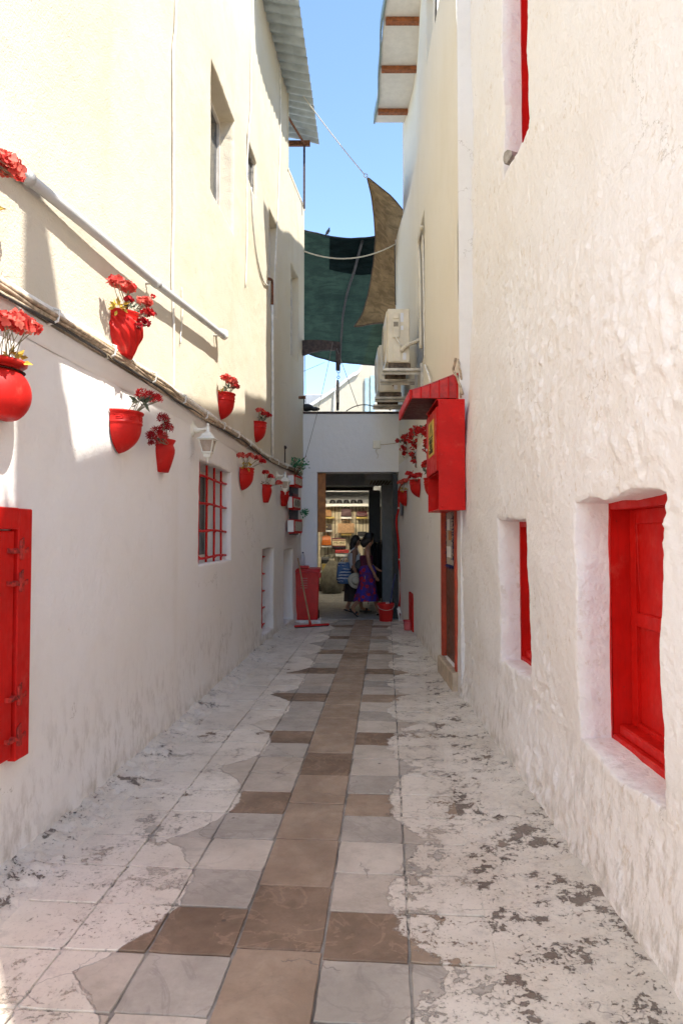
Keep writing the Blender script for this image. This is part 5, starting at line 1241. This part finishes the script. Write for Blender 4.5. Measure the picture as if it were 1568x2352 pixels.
MB().box(0, .02, -.22, .22, -.2, .2).build('board', simple('dull blue board', (.12, .13, .18), rough=.6, var=.2), bd, bevel=.004); MB().box(.02, .024, -.17, .17, -.15, .15).build('sheet', simple('slate sheet', (.20, .21, .25), rough=.5), bd)
# blue garland framed board hanging on the door
gb = thing('garland_board', 'price board with a fluffy dark blue border hanging on the brown door', 'board', (1.20, 7.52, 1.27))
MB().box(-.012, .012, -.2, .2, .06, .66).build('board', simple('beige board', (.40, .33, .26), rough=.6), gb)
for (y_, z_, w_, h_, mm_) in ((.06, .5, .08, .06, 'shelf_white'), (-.05, .38, .10, .05, 'orange_wood'), (.05, .2, .12, .06, 'shelf_white')): MB().box(-.017, -.0125, y_ - w_, y_ + w_, z_ - h_, z_ + h_).build('card', MAT[mm_], gb)
m = MB(); rnd = random.Random(4)
loop = [(-.21, .04), (.21, .04), (.23, .35), (.19, .66), (.0, .74), (-.19, .66), (-.23, .35)]
for i in range(len(loop)):
    a_, b_ = Vector((0, *loop[i])), Vector((0, *loop[(i + 1) % len(loop)]))
    for k in range(22):
        c = a_.lerp(b_, k / 22)
        for q in range(9):
            d = Vector((rnd.gauss(0, 1), rnd.gauss(0, 1), rnd.gauss(0, 1))).normalized() * rnd.uniform(.03, .055); s_ = d.orthogonal().normalized() * .004
            m.add([c - s_, c + s_, c + d], [(0, 1, 2)])
m.build('fluffy_border', MAT['bluefuzz'], gb)

# ================================================================== pipes and cables on the left wall
PV = thing('plastic_pipe', 'grey plastic drain pipe slanting across the sunlit cream wall', 'pipe', tuple(onL(200, 520, .07)))
pts = [onL(-60, 318, .065), onL(50, 397, .07), onL(200, 519, .085), onL(360, 652, .11), onL(440, 714, .12), onL(513, 771, .13)]
MB().tube(wob(pts, 5, 0, 0), .031, 14).build('pipe', MAT['pvc'], PV, smooth=True, world=True)
e = onL(513, 771, .13); d = (Vector(pts[-1]) - Vector(pts[-2])).normalized()
MB().tube([e - d * .03, e + d * .03, e + d * .065 + Vector((.0, 0, .012)), e + d * .085 + Vector((-.01, .0, .05)), e + d * .085 + Vector((-.04, .0, .055)), e + d * .07 + Vector((-.10, 0, .05))], .038, 14).build('elbow', MAT['lamp_white'], PV, smooth=True, world=True)
for (x, y, o) in ((358, 650, .11), (512, 770, .13), (60, 404, .07)):
    c = onL(x, y, o); MB().tube([c - d * .035, c + d * .035], .037, 14).build('collar', MAT['pvc'], PV, smooth=True, world=True)
    w_ = onL(x, y, 0); w_.z = c.z; w_.y = c.y; MB().tube([c, Vector((float(Lx(c.y)) + .02, c.y, c.z + .0))], .012, 8).build('clip', MAT['galv'], PV, world=True)

CB = thing('cable_bundle', 'long bundle of frayed tan and white cables along the ledge of the left wall', 'cable bundle', (float(Lx(6)), 6.0, 2.84))
zc = lambda y: 2.84 + .012 * math.sin(y * 1.7)
for k in range(9):
    rnd = random.Random(k); pts = []
    r = (.024, .010, .012, .009, .014, .009, .011, .008, .012)[k]; o0 = .045 + .016 * (k % 3); z0 = (.028, -.015, .0, .022, -.032, -.045, .045, .01, -.022)[k]
    for y in np.arange(2.3, 13.3, .22):
        pts.append((float(Lx(y)) + o0 + .018 * float(vnoise(y * 1.3, k * 3.1, 81)), y, zc(y) + z0 + (.020 if k else .006) * float(vnoise(y * 1.9, k * 5.7, 82))))
    MB().tube(wob(pts, 2, 0, 0), r, 7).build('cable', MAT[('cable_white', 'cable_tan', 'cable_tan', 'cable_tan', 'cable_tan', 'cable_dark', 'cable_white', 'straw', 'cable_tan')[k]], CB, smooth=True, world=True)
m = MB(); rnd = random.Random(5)
for _ in range(1800):
    y = rnd.uniform(2.6, 12.8)
    if float(vnoise(y * 1.1, .5, 83)) < -.15: continue
    c = Vector((float(Lx(y)) + rnd.uniform(.03, .085), y, zc(y) + rnd.uniform(-.05, .05))); dd = Vector((rnd.uniform(-.2, .6), rnd.gauss(0, 1), rnd.gauss(0, .5))).normalized() * rnd.uniform(.02, .07)
    s_ = dd.orthogonal().normalized() * .0022; m.add([c - s_, c + s_, c + dd], [(0, 1, 2)])
o = m.build('frayed_wrapping', MAT['straw'], CB, world=True); tag(o, kind='stuff')
for k in range(14):
    y = 2.9 + k * .74; x = float(Lx(y)) + .06
    MB().tube([(x - .03, y, zc(y) - .06), (x + .035, y + .01, zc(y) - .03), (x + .04, y + .02, zc(y) + .03), (x - .03, y + .03, zc(y) + .055)], .007, 6).build('tie', MAT['cable_white'], CB, world=True)

def wallcable(label, pts, r, mat, off=.02, seed=1, amp=.004):
    cable('wall_cable', label, 'cable', wob([onL(x, y, off + .03) for (x, y) in pts], 6, amp, seed), r, MAT[mat])
wallcable('long white cable running straight down the cream wall left of the upper window', [(405, -40), (403, 60), (398, 130), (399, 300), (399, 480), (396, 640), (399, 760), (399, 900)], .012, 'cable_white', seed=2)
wallcable('white cable looping beneath the small dark upper window', [(577, 430), (582, 520), (592, 600), (605, 645), (617, 655), (621, 645)], .012, 'cable_white', seed=3)
wallcable('thin cable descending past the small dark upper window', [(582, -30), (577, 110), (576, 240), (570, 320), (567, 420), (567, 560), (564, 660)], .009, 'cable_white', seed=4)
wallcable('short loose cable end hanging below the plastic pipe', [(417, 660), (419, 700), (417, 745), (414, 790)], .006, 'cable_white', seed=5)
wallcable('thin cable down the far end of the cream wall', [(642, 140), (644, 240), (643, 330), (638, 480), (630, 640), (628, 700)], .010, 'cable_white', seed=6)
dp = thing('downpipe', 'narrow beige downpipe with a rusty hooked top on the left wall', 'pipe', tuple(onL(625, 1050, .04)))
MB().tube(wob([onL(614, 640, .03), onL(621, 641, .06), onL(625, 650, .06), onL(625, 700, .06)], 4, 0, 0), .022, 10).build('hooked_top', MAT['rust'], dp, smooth=True, world=True)
MB().tube([onL(625, 700, .06), onL(626, 850, .06), onL(626, 960, .06), onL(626, 1055, .06)], .021, 10).build('pipe', MAT['cable_white'], dp, smooth=True, world=True)
hk = thing('iron_peg', 'small dark iron peg standing at the ledge near the corner', 'peg', tuple(onL(654, 1075, .04)))
MB().tube([(0, 0, 0), (0, 0, .30), (.0, .0, .34)], .013, 8).ball((0, 0, .36), .035, 8, 6).build('peg', MAT['iron'], hk)
sp = thing('rusty_spout', 'rusty pipe stub sticking out of the far left wall', 'spout', tuple(onL(682, 913, .0)), angL(13))
MB().lathe([(.03, .0), (.032, .16), (.024, .16), (.024, .1)], 12, M=Matrix.Rotation(math.pi / 2, 4, 'Y')).build('stub', MAT['rust'], sp, smooth=True)
MB().lathe([(.035, .0), (.06, .0), (.06, .03), (.035, .035)], 12, M=Matrix.Rotation(math.pi / 2, 4, 'Y')).build('collar', MAT['galv'], sp)
cable('wall_cable', 'cracked pale cable hanging on the wall above the red awning', 'cable', wob([onR(1046, 822, .03), onR(1042, 850, .04), onR(1052, 872, .02), onR(1062, 905, .01)], 5, .01, 14), .014, MAT['cable_tan'])
cable('wall_cable', 'thin twig-like cable in the gap between the two right houses', 'cable', wob([onR(1052, 825, .02), onR(1056, 845, .03), onR(1060, 880, .0), onR(1058, 912, .02)], 5, .01, 15), .010, MAT['cable_tan'])
tb = thing('timber_stub', 'sawn timber end resting on the sill of the upper red window', 'timber', (1.44, 5.46, 4.64), .5)
MB().lathe([(.0, -.12), (.052, -.12), (.055, .0), (.052, .12), (.0, .12)], 10, M=Matrix.Translation((0, 0, .07)) @ Matrix.Rotation(math.pi / 2, 4, 'Y'), fn=lambda r, a, z: r * (1 + .12 * math.sin(3 * a))).build('log', MAT['grey_wood'], tb, smooth='auto')

# ================================================================== bin, squeegee, bucket
bx, by = at(705, 1430, 13.02).x, 13.02
BN = thing('wheelie_bin', 'red plastic wheeled rubbish bin standing left of the doorway', 'bin', (bx, by, .05))
m = MB(); V = []
for (z, w_, d0, d1) in ((0.0, .20, -.04, .24), (.12, .205, -.05, .26), (.80, .225, -.07, .30), (.90, .235, -.08, .31)):
    V += [(-w_, d0, z), (w_, d0, z), (w_, d1, z), (-w_, d1, z)]
m.add(V, [(i * 4 + k, i * 4 + (k + 1) % 4, (i + 1) * 4 + (k + 1) % 4, (i + 1) * 4 + k) for i in range(3) for k in range(4)] + [(0, 1, 2, 3), (12, 13, 14, 15)])
m.build('body', MAT['red_plastic'], BN, bevel=.018, seg=2)
m = MB(); m.prism([(-.10, .90), (.33, .90), (.33, .945), (.28, .985), (-.02, .965), (-.10, .93)], 'x', -.25, .25); lid = m.build('lid', MAT['red_plastic'], BN, bevel=.012, seg=2)
MB().box(-.16, .03, .02, .26, .97, 1.02).build('lid_ridge', MAT['red_plastic'], lid, bevel=.012)
MB().box(.21, .262, -.10, -.06, .80, .90).build('handle', MAT['red_plastic'], BN, bevel=.01)
for k in range(5): MB().box(-.12, .01, -.077 - .0, -.068, .60 + k * .045, .618 + k * .045).build('moulded_text_bar', simple('faded red print', (.50, .12, .10), rough=.5) if k == 0 else bpy.data.materials['faded red print'], BN)
for s in (-1, 1): MB().lathe([(.0, -.02), (.09, -.02), (.1, 0), (.09, .02), (.0, .02)], 16, M=Matrix.Translation((s * .2, .27, .07)) @ Matrix.Rotation(math.pi / 2, 4, 'Y')).build('wheel', MAT['black'], BN)
pn = thing('plinth', 'low whitewashed plinth under the red bin', 'plinth', (bx, by, 0))
MB().box(-.30, .26, -.12, .38, -.02, .05).build('block', MAT['white'], pn, bevel=.012, seg=2)
MB().box(-.34, -.262, -.08, .38, .05, .86).build('side_strip', MAT['white'], pn, bevel=.012, seg=2)
bt = thing('water_bottle', 'clear plastic water bottle standing on the bin lid', 'bottle', (bx + .0 - .09, by + .14, 1.07))
MB().lathe([(0, 0), (.034, .003), (.036, .06), (.033, .08), (.036, .10), (.036, .17), (.03, .20), (.014, .225), (.014, .24)], 14).build('bottle', MAT['clear'], bt, smooth=True)
MB().lathe([(.0363, .085), (.0365, .14)], 14).build('label', MAT['ac_label'], bt, smooth=True); MB().lathe([(.0, .262), (.016, .262), (.016, .238)], 12).build('cap', MAT['ink_blue'], bt)
s0 = gnd(713, 1441); sq_ = thing('squeegee', 'red floor squeegee with wooden handle leaning against the bin', 'squeegee', tuple(s0))
top = at(684, 1282, 12.93) - s0
MB().tube([Vector((0, 0, .05)), top * .5, top], .014, 10).build('handle', MAT['handle_wood'], sq_, smooth=True)
a_ = gnd(676, 1443) - s0; b_ = gnd(755, 1438) - s0
MB().tube([a_ + Vector((0, 0, .03)), b_ + Vector((0, 0, .03))], .02, 8).build('head', MAT['red_plastic'], sq_)
MB().add([a_ + Vector((0, -.012, .025)), b_ + Vector((0, -.012, .025)), b_ + Vector((0, -.02, 0)), a_ + Vector((0, -.02, 0)), a_ + Vector((0, .0, .025)), b_ + Vector((0, .0, .025)), b_ + Vector((0, -.01, 0)), a_ + Vector((0, -.01, 0))], [(0, 1, 2, 3), (4, 7, 6, 5), (2, 1, 5, 6), (3, 7, 4, 0), (2, 6, 7, 3)]).build('rubber_blade', MAT['black'], sq_)
MB().tube([(0, 0, .03), Vector((0, 0, .03)) + top * .08], [.03, .018], 10).build('socket', MAT['red_plastic'], sq_, smooth=True)
c = gnd(886, 1427); bk = thing('bucket', 'red plastic mop bucket standing right of the doorway', 'bucket', tuple(c))
MB().lathe([(0, .005), (.118, .0), (.125, .02), (.148, .30), (.150, .305), (.165, .306), (.166, .345), (.158, .35), (.150, .345), (.143, .30), (.118, .03), (0, .03)], 26).build('pail', MAT['red_plastic'], bk, smooth='auto')
MB().tube([(.165 * math.cos(q), .165 * math.sin(q), .325 - .10 * abs(math.sin(q)) ** .8 if q < 0 else .325) for q in np.linspace(-math.pi, 0, 14)], .005, 6).build('bail', MAT['galv'], bk, smooth=True)
for k in range(6): MB().tube([(.03 + .012 * k - .03, -.05, .31), (.03 + .012 * k - .03, -.05, .38)], .004, 4).build('wringer_tooth', MAT['shelf_white'], bk)
mp = thing('mop', 'dark blue mop handle standing in the red bucket', 'mop', tuple(c + Vector((.03, .02, .04))))
t_ = at(907, 1318, 13.45) - Vector(mp.location)
MB().tube([(0, 0, .03), t_ * .5, t_], .013, 8).build('handle', MAT['ink_blue'], mp, smooth=True)
MB().lathe([(.0, .2), (.03, .18), (.06, .06), (.07, .0), (0, 0)], 14, fn=lambda r, a, z: r * (1 + .15 * math.sin(7 * a))).build('mop_head', MAT['sack'], mp, smooth=True)
pt = gnd(937, 1445); pb = thing('pink_tub', 'translucent pink tub below the small red hatch', 'tub', (pt.x - .02, 11.9, 0.01))
MB().lathe([(0, .0), (.07, .0), (.085, .16), (.09, .165), (.08, .15), (.066, .01)], 16).build('tub', MAT['pink'], pb, smooth='auto'); MB().lathe([(.088, .16), (.094, .165), (.088, .172)], 16).build('rim', MAT['red_plastic'], pb, smooth=True)

# ================================================================== two women walking to the right
def figure(name, label, loc, joints, edges, mat, scale=1.0, rz=0.0):
    idx = {k: i for i, k in enumerate(joints)}
    me = bpy.data.meshes.new(name); me.from_pydata([tuple(c * scale for c in joints[k][:3]) for k in joints], [(idx[a], idx[b]) for a, b in edges], [])
    o = new_obj(name, me); o.location = loc; o.rotation_euler = (0, 0, rz); tag(o, label, 'person')
    o.modifiers.new('skin', 'SKIN').use_smooth_shade = True
    for k, j in joints.items():
        rr = j[3] if isinstance(j[3], tuple) else (j[3], j[3]); me.skin_vertices[0].data[idx[k]].radius = (rr[0] * scale, rr[1] * scale)
    for v_ in me.skin_vertices[0].data: v_.use_root = False
    me.skin_vertices[0].data[idx['pelvis']].use_root = True
    s = o.modifiers.new('sub', 'SUBSURF'); s.levels = 1; s.render_levels = 2
    me.materials.append(mat); return o
def hand(J, E, w, tag_, dirv, side):
    """palm and five curled fingers hanging from joint w"""
    d = Vector(dirv).normalized(); sd = Vector(side).normalized(); base = Vector(J[w][:3]); n = d.cross(sd)
    pm = base + d * .05; J[tag_ + 'palm'] = (*pm, .022); E.append((w, tag_ + 'palm'))
    for k, (o, L) in enumerate(((-.027, .060), (-.009, .072), (.009, .068), (.026, .052))):
        a = pm + d * .035 + sd * o; b = a + d * L * .55 + n * .008; c_ = b + d * L * .42 + n * .022
        for q, (p, r) in enumerate(((a, .0095), (b, .0085), (c_, .007))): J['%sf%d%d' % (tag_, k, q)] = (*p, r)
        E += [(tag_ + 'palm', '%sf%d0' % (tag_, k)), ('%sf%d0' % (tag_, k), '%sf%d1' % (tag_, k)), ('%sf%d1' % (tag_, k), '%sf%d2' % (tag_, k))]
    a = base + d * .035 - sd * .035 + n * .012; b = a + d * .045 - sd * .012 + n * .012
    J[tag_ + 't0'] = (*a, .0105); J[tag_ + 't1'] = (*b, .008); E += [(w, tag_ + 't0'), (tag_ + 't0', tag_ + 't1')]
def body(front, back, near_arm, far_arm, lean=.03):
    J = dict(pelvis=(0, 0, .90, (.135, .12)), waist=(.01, 0, 1.03, (.105, .09)), chest=(.02, 0, 1.20, (.125, .10)), upper=(.015, 0, 1.31, (.10, .085)), neck0=(.025, 0, 1.385, .05), neck1=(.045, 0, 1.44, .045),
             head0=(.065, 0, 1.49, .062), head1=(.062, 0, 1.545, .082), head2=(.055, 0, 1.60, .068), nose=(.145, 0, 1.512, .013), chin=(.115, 0, 1.468, .026))
    E = [('pelvis', 'waist'), ('waist', 'chest'), ('chest', 'upper'), ('upper', 'neck0'), ('neck0', 'neck1'), ('neck1', 'head0'), ('head0', 'head1'), ('head1', 'head2'), ('head1', 'nose'), ('head0', 'chin')]
    for s, tg, arm in ((-1, 'n', near_arm), (1, 'f', far_arm)):
        J[tg + 'sh'] = (.015, s * .155, 1.325, .055); E.append(('upper', tg + 'sh'))
        J[tg + 'el'] = (*arm[0], .040); J[tg + 'wr'] = (*arm[1], .026); E += [(tg + 'sh', tg + 'el'), (tg + 'el', tg + 'wr')]
        hand(J, E, tg + 'wr', tg, Vector(arm[1]) - Vector(arm[0]), (1, 0, 0) if abs(arm[1][0] - arm[0][0]) < .15 else (0, 0, 1))
    for s, tg, leg in ((-1, 'b', back), (1, 'r', front)):
        J[tg + 'hip'] = (0, s * .085, .85, .095); E.append(('pelvis', tg + 'hip'))
        kn, an, ball, toe = leg
        J[tg + 'kn'] = (*kn, .058); J[tg + 'ca'] = (*(Vector(kn).lerp(Vector(an), .35)), .056); J[tg + 'an'] = (*an, .037); J[tg + 'ba'] = (*ball, .034); J[tg + 'to'] = (*toe, .022)
        E += [(tg + 'hip', tg + 'kn'), (tg + 'kn', tg + 'ca'), (tg + 'ca', tg + 'an'), (tg + 'an', tg + 'ba'), (tg + 'ba', tg + 'to')]
    return J, E
walkF = ((.16, .08, .46), (.25, .08, .075), (.36, .08, .045), (.43, .08, .03))
walkB = ((-.03, -.08, .47), (-.30, -.08, .17), (-.22, -.08, .07), (-.16, -.08, .032))
def cloth(name, rows, mat, par, n=40, folds=0.0, fk=9, cx=lambda z: 0.0, smooth=True):
    m = MB(); V = []
    for (z, rx, ry) in rows:
        for k in range(n):
            a = 2 * math.pi * k / n; f = 1 + folds * (1 - (z - rows[-1][0]) / (rows[0][0] - rows[-1][0] + 1e-6)) * (math.sin(fk * a + z * 4) * .6 + math.sin((fk - 4) * a + 1 + z * 7) * .4)
            V.append((cx(z) + rx * f * math.cos(a), ry * f * math.sin(a), z))
    m.add(V, [(i * n + k, i * n + (k + 1) % n, (i + 1) * n + (k + 1) % n, (i + 1) * n + k) for i in range(len(rows) - 1) for k in range(n)])
    o = m.build(name, mat, par, smooth=smooth); return o
def hair(par, pts, mat=None):
    m = MB()
    for (c, r, sq) in pts: m.ball(c, r, 16, 11, sq)
    o = m.build('hair', mat or MAT['hair'], par, smooth=True)
    md = o.modifiers.new('remesh', 'REMESH'); md.mode = 'VOXEL'; md.voxel_size = .014; md.use_smooth_shade = True
    return o
# --- floral dress, nearer
t = NT('floral dress'); P = t.n('TexCoord').outputs['Object']
vo = t.n('TexVoronoi', {'Vector': P, 'Scale': 8.5}); vo2 = t.n('TexVoronoi', {'Vector': P, 'Scale': 17.0})
c_ = t.mix(t.ramp(t.noise(9, 4, vec=P), .42, .58), (.035, .022, .26), (.10, .012, .09))
c_ = t.mix(t.ramp(t.math('ADD', vo.outputs['Distance'], t.math('MULTIPLY', t.noise(26, 3, vec=P), .25)), .42, .50, 1, 0), c_, (.42, .012, .025))
c_ = t.mix(t.ramp(t.math('ADD', vo.outputs['Distance'], t.math('MULTIPLY', t.noise(26, 3, vec=P), .2)), .20, .25, 1, 0), c_, (.03, .01, .06))
t.col(c_); t.rough(.85); MAT['floral'] = t.m
fx = gnd(832, 1416); J, E = body(walkF, walkB, ((.05, -.215, 1.07), (.16, -.225, .86)), ((.06, .2, 1.08), (.20, .14, .98)))
B1 = figure('person', 'person in a blue and red floral dress and dark hat walking right', (fx.x + .085, 14.05, .0), J, E, MAT['skin'])
cloth('skirt', [(1.04, .135, .115), (.96, .172, .150), (.90, .185, .160), (.85, .175, .160), (.70, .172, .165), (.52, .205, .18), (.38, .245, .195), (.31, .258, .20)], MAT['floral'], B1, folds=.10, cx=lambda z: .02 - .07 * max(0, .75 - z))
cloth('bodice', [(1.24, .135, .112), (1.18, .142, .118), (1.08, .122, .104), (1.00, .130, .110)], simple('dark wine bodice', (.09, .010, .03), rough=.85, var=.4, scale=30), B1)
hair(B1, [((.045, 0, 1.575), .10, (1, .95, 1)), ((.0, 0, 1.53), .085, (1, 1, 1.1)), ((-.06, 0, 1.50), .07, (1, 1, 1.1)), ((-.05, 0, 1.45), .05, (1, 1.2, 1))])
h_ = MB().lathe([(.0, .115), (.075, .11), (.10, .07), (.105, .0), (.128, -.012), (.130, -.006), (.10, .012)], 22, M=Matrix.Translation((.05, 0, 1.60)) @ Matrix.Rotation(.12, 4, 'Y')); h_.build('hat', MAT['black'], B1, smooth=True)
def sandal(par, ball, toe, an, pitch):
    d = (Vector(toe) - Vector(an)); yaw = 0; M = Matrix.Translation(Vector(ball)) @ Matrix.Rotation(pitch, 4, 'Y')
    m = MB().prism([(-.15, -.035), (-.10, -.045), (.06, -.045), (.11, -.025), (.12, 0), (.11, .025), (.06, .042), (-.10, .040), (-.15, .03)], 'z', -.042, -.015)
    m.v = [tuple(M @ Vector(p)) for p in m.v]; o = m.build('sandal', MAT['black'], par, bevel=.006)
    m = MB().lathe([(.046, -.02), (.05, .0), (.046, .02)], 12, 0, math.pi, M=Matrix.Rotation(math.pi / 2, 4, 'Y') @ Matrix.Rotation(math.pi / 2, 4, 'Z')); m.v = [tuple(M @ Vector((p[0], p[1], p[2] - .01))) for p in m.v]; m.build('strap', MAT['black'], o)
sandal(B1, walkF[2], walkF[3], walkF[1], .05); sandal(B1, walkB[2], walkB[3], walkB[1], .75)
# --- white top, farther
ax = at(813, 1300, 14.75); J2, E2 = body(((.10, .08, .46), (.16, .08, .075), (.27, .08, .045), (.34, .08, .03)), ((.0, -.08, .46), (-.16, -.08, .10), (-.07, -.08, .05), (-.01, -.08, .03)), ((-.01, -.215, 1.08), (.03, -.245, .875)), ((.02, .2, 1.08), (.16, .16, 1.0)))
A1 = figure('person', 'person in a white camisole and sunglasses walking behind the floral dress', (ax.x, 14.75, .0), J2, E2, MAT['skin'])
cloth('camisole', [(1.27, .125, .10), (1.20, .142, .122), (1.10, .125, .108), (1.0, .125, .112), (.93, .150, .135), (.86, .17, .15)], MAT['cloth_white'], A1)
for s in (-1, 1): MB().tube([(.10, s * .07, 1.26), (.07, s * .085, 1.36), (.0, s * .09, 1.385), (-.07, s * .08, 1.33), (-.10, s * .07, 1.26)], .008, 5).build('strap', MAT['cloth_white'], A1)
cloth('skirt', [(.95, .155, .138), (.85, .178, .16), (.6, .20, .18), (.35, .22, .19), (.24, .225, .195)], MAT['cloth_dark'], A1, folds=.06)
hair(A1, [((.035, 0, 1.575), .092, (1, .95, 1)), ((.0, 0, 1.53), .088, (1, 1, 1.1)), ((-.03, 0, 1.46), .072, (1, 1.15, 1.2)), ((-.04, .0, 1.38), .06, (1, 1.4, 1.3)), ((-.035, -.04, 1.31), .045, (1, 1.1, 1.3))])
m = MB().box(.115, .145, -.075, -.008, 1.525, 1.56).box(.115, .145, .008, .075, 1.525, 1.56).box(.13, .14, -.01, .01, 1.545, 1.555).box(.02, .13, -.082, -.076, 1.548, 1.558).box(.02, .13, .076, .082, 1.548, 1.558); m.build('sunglasses', MAT['black'], A1, bevel=.004)
sandal(A1, (.27, .08, .045), (.34, .08, .03), (.16, .08, .075), .0); sandal(A1, (-.07, -.08, .05), (-.01, -.08, .03), (-.16, -.08, .10), .3)
# --- what they carry
p = at(789, 1330, 14.5); tb_ = thing('beach_bag', 'blue and white striped cloth bag on the shoulder of the farther person', 'bag', (p.x, 14.55, .62))
t = NT('blue striped cloth'); P = t.n('TexCoord').outputs['Object']; zz = t.n('SeparateXYZ', {0: P}).outputs[2]
st_ = t.ramp(t.math('SINE', t.math('ADD', t.math('MULTIPLY', zz, 95), t.math('MULTIPLY', t.noise(8, 3, vec=P), 5))), -.1, .3); c_ = t.mix(st_, (.05, .09, .22), (.50, .55, .60)); c_ = t.mix(t.ramp(t.noise(6, 3, vec=P), .45, .55), c_, (.10, .19, .36)); t.col(c_); t.rough(.9)
MB().lathe([(0, .0), (.12, .01), (.155, .1), (.15, .25), (.125, .42), (.11, .46)], 20, fn=lambda r, a, z: r * (1 + .06 * math.sin(5 * a + 8 * z)), M=Matrix.Diagonal((1, .6, 1, 1))).build('body', t.m, tb_, smooth=True)
for s in (-1, 1): MB().tube([(-.06, s * .04, .44), (.06, s * .03, .62), (ax.x - p.x + .0, .05 + s * .015, .755)], .009, 6).build('strap', MAT['cloth_white'], tb_)
p = Vector((ax.x + .03, 14.44, .70)); ht = thing('straw_hat', 'wide pale straw sun hat carried at hip height between the two women', 'hat', tuple(p))
MB().lathe([(.0, .085), (.07, .08), (.085, .03), (.09, .005), (.13, -.005), (.165, -.0), (.168, .004), (.13, .004), (.09, .016)], 30, M=Matrix.Rotation(math.pi / 2 - .1, 4, 'X'), fn=lambda r, a, z: r * (1 + .02 * math.sin(3 * a) * (r > .1))).build('hat', MAT['straw_hat'], ht, smooth=True)
MB().lathe([(.088, .012), (.091, .018), (.087, .032)], 24, M=Matrix.Rotation(math.pi / 2 - .1, 4, 'X')).build('band', MAT['leaf_grey'], ht, smooth=True)
p = at(823, 1300, 14.25); sb_ = thing('shoulder_bag', 'black shoulder bag behind the back of the person in the floral dress', 'bag', (p.x + .02, 14.28, .93))
MB().prism([(-.09, .05), (-.02, .0), (.10, .03), (.13, .12), (.10, .24), (-.05, .2), (-.10, .12)], 'y', -.05, .05).build('body', MAT['black'], sb_, bevel=.02, seg=2)
MB().tube([(.1, -.02, .22), (.12, -.05, .36), (.09, -.06, .44)], .008, 6).build('strap', MAT['black'], sb_)
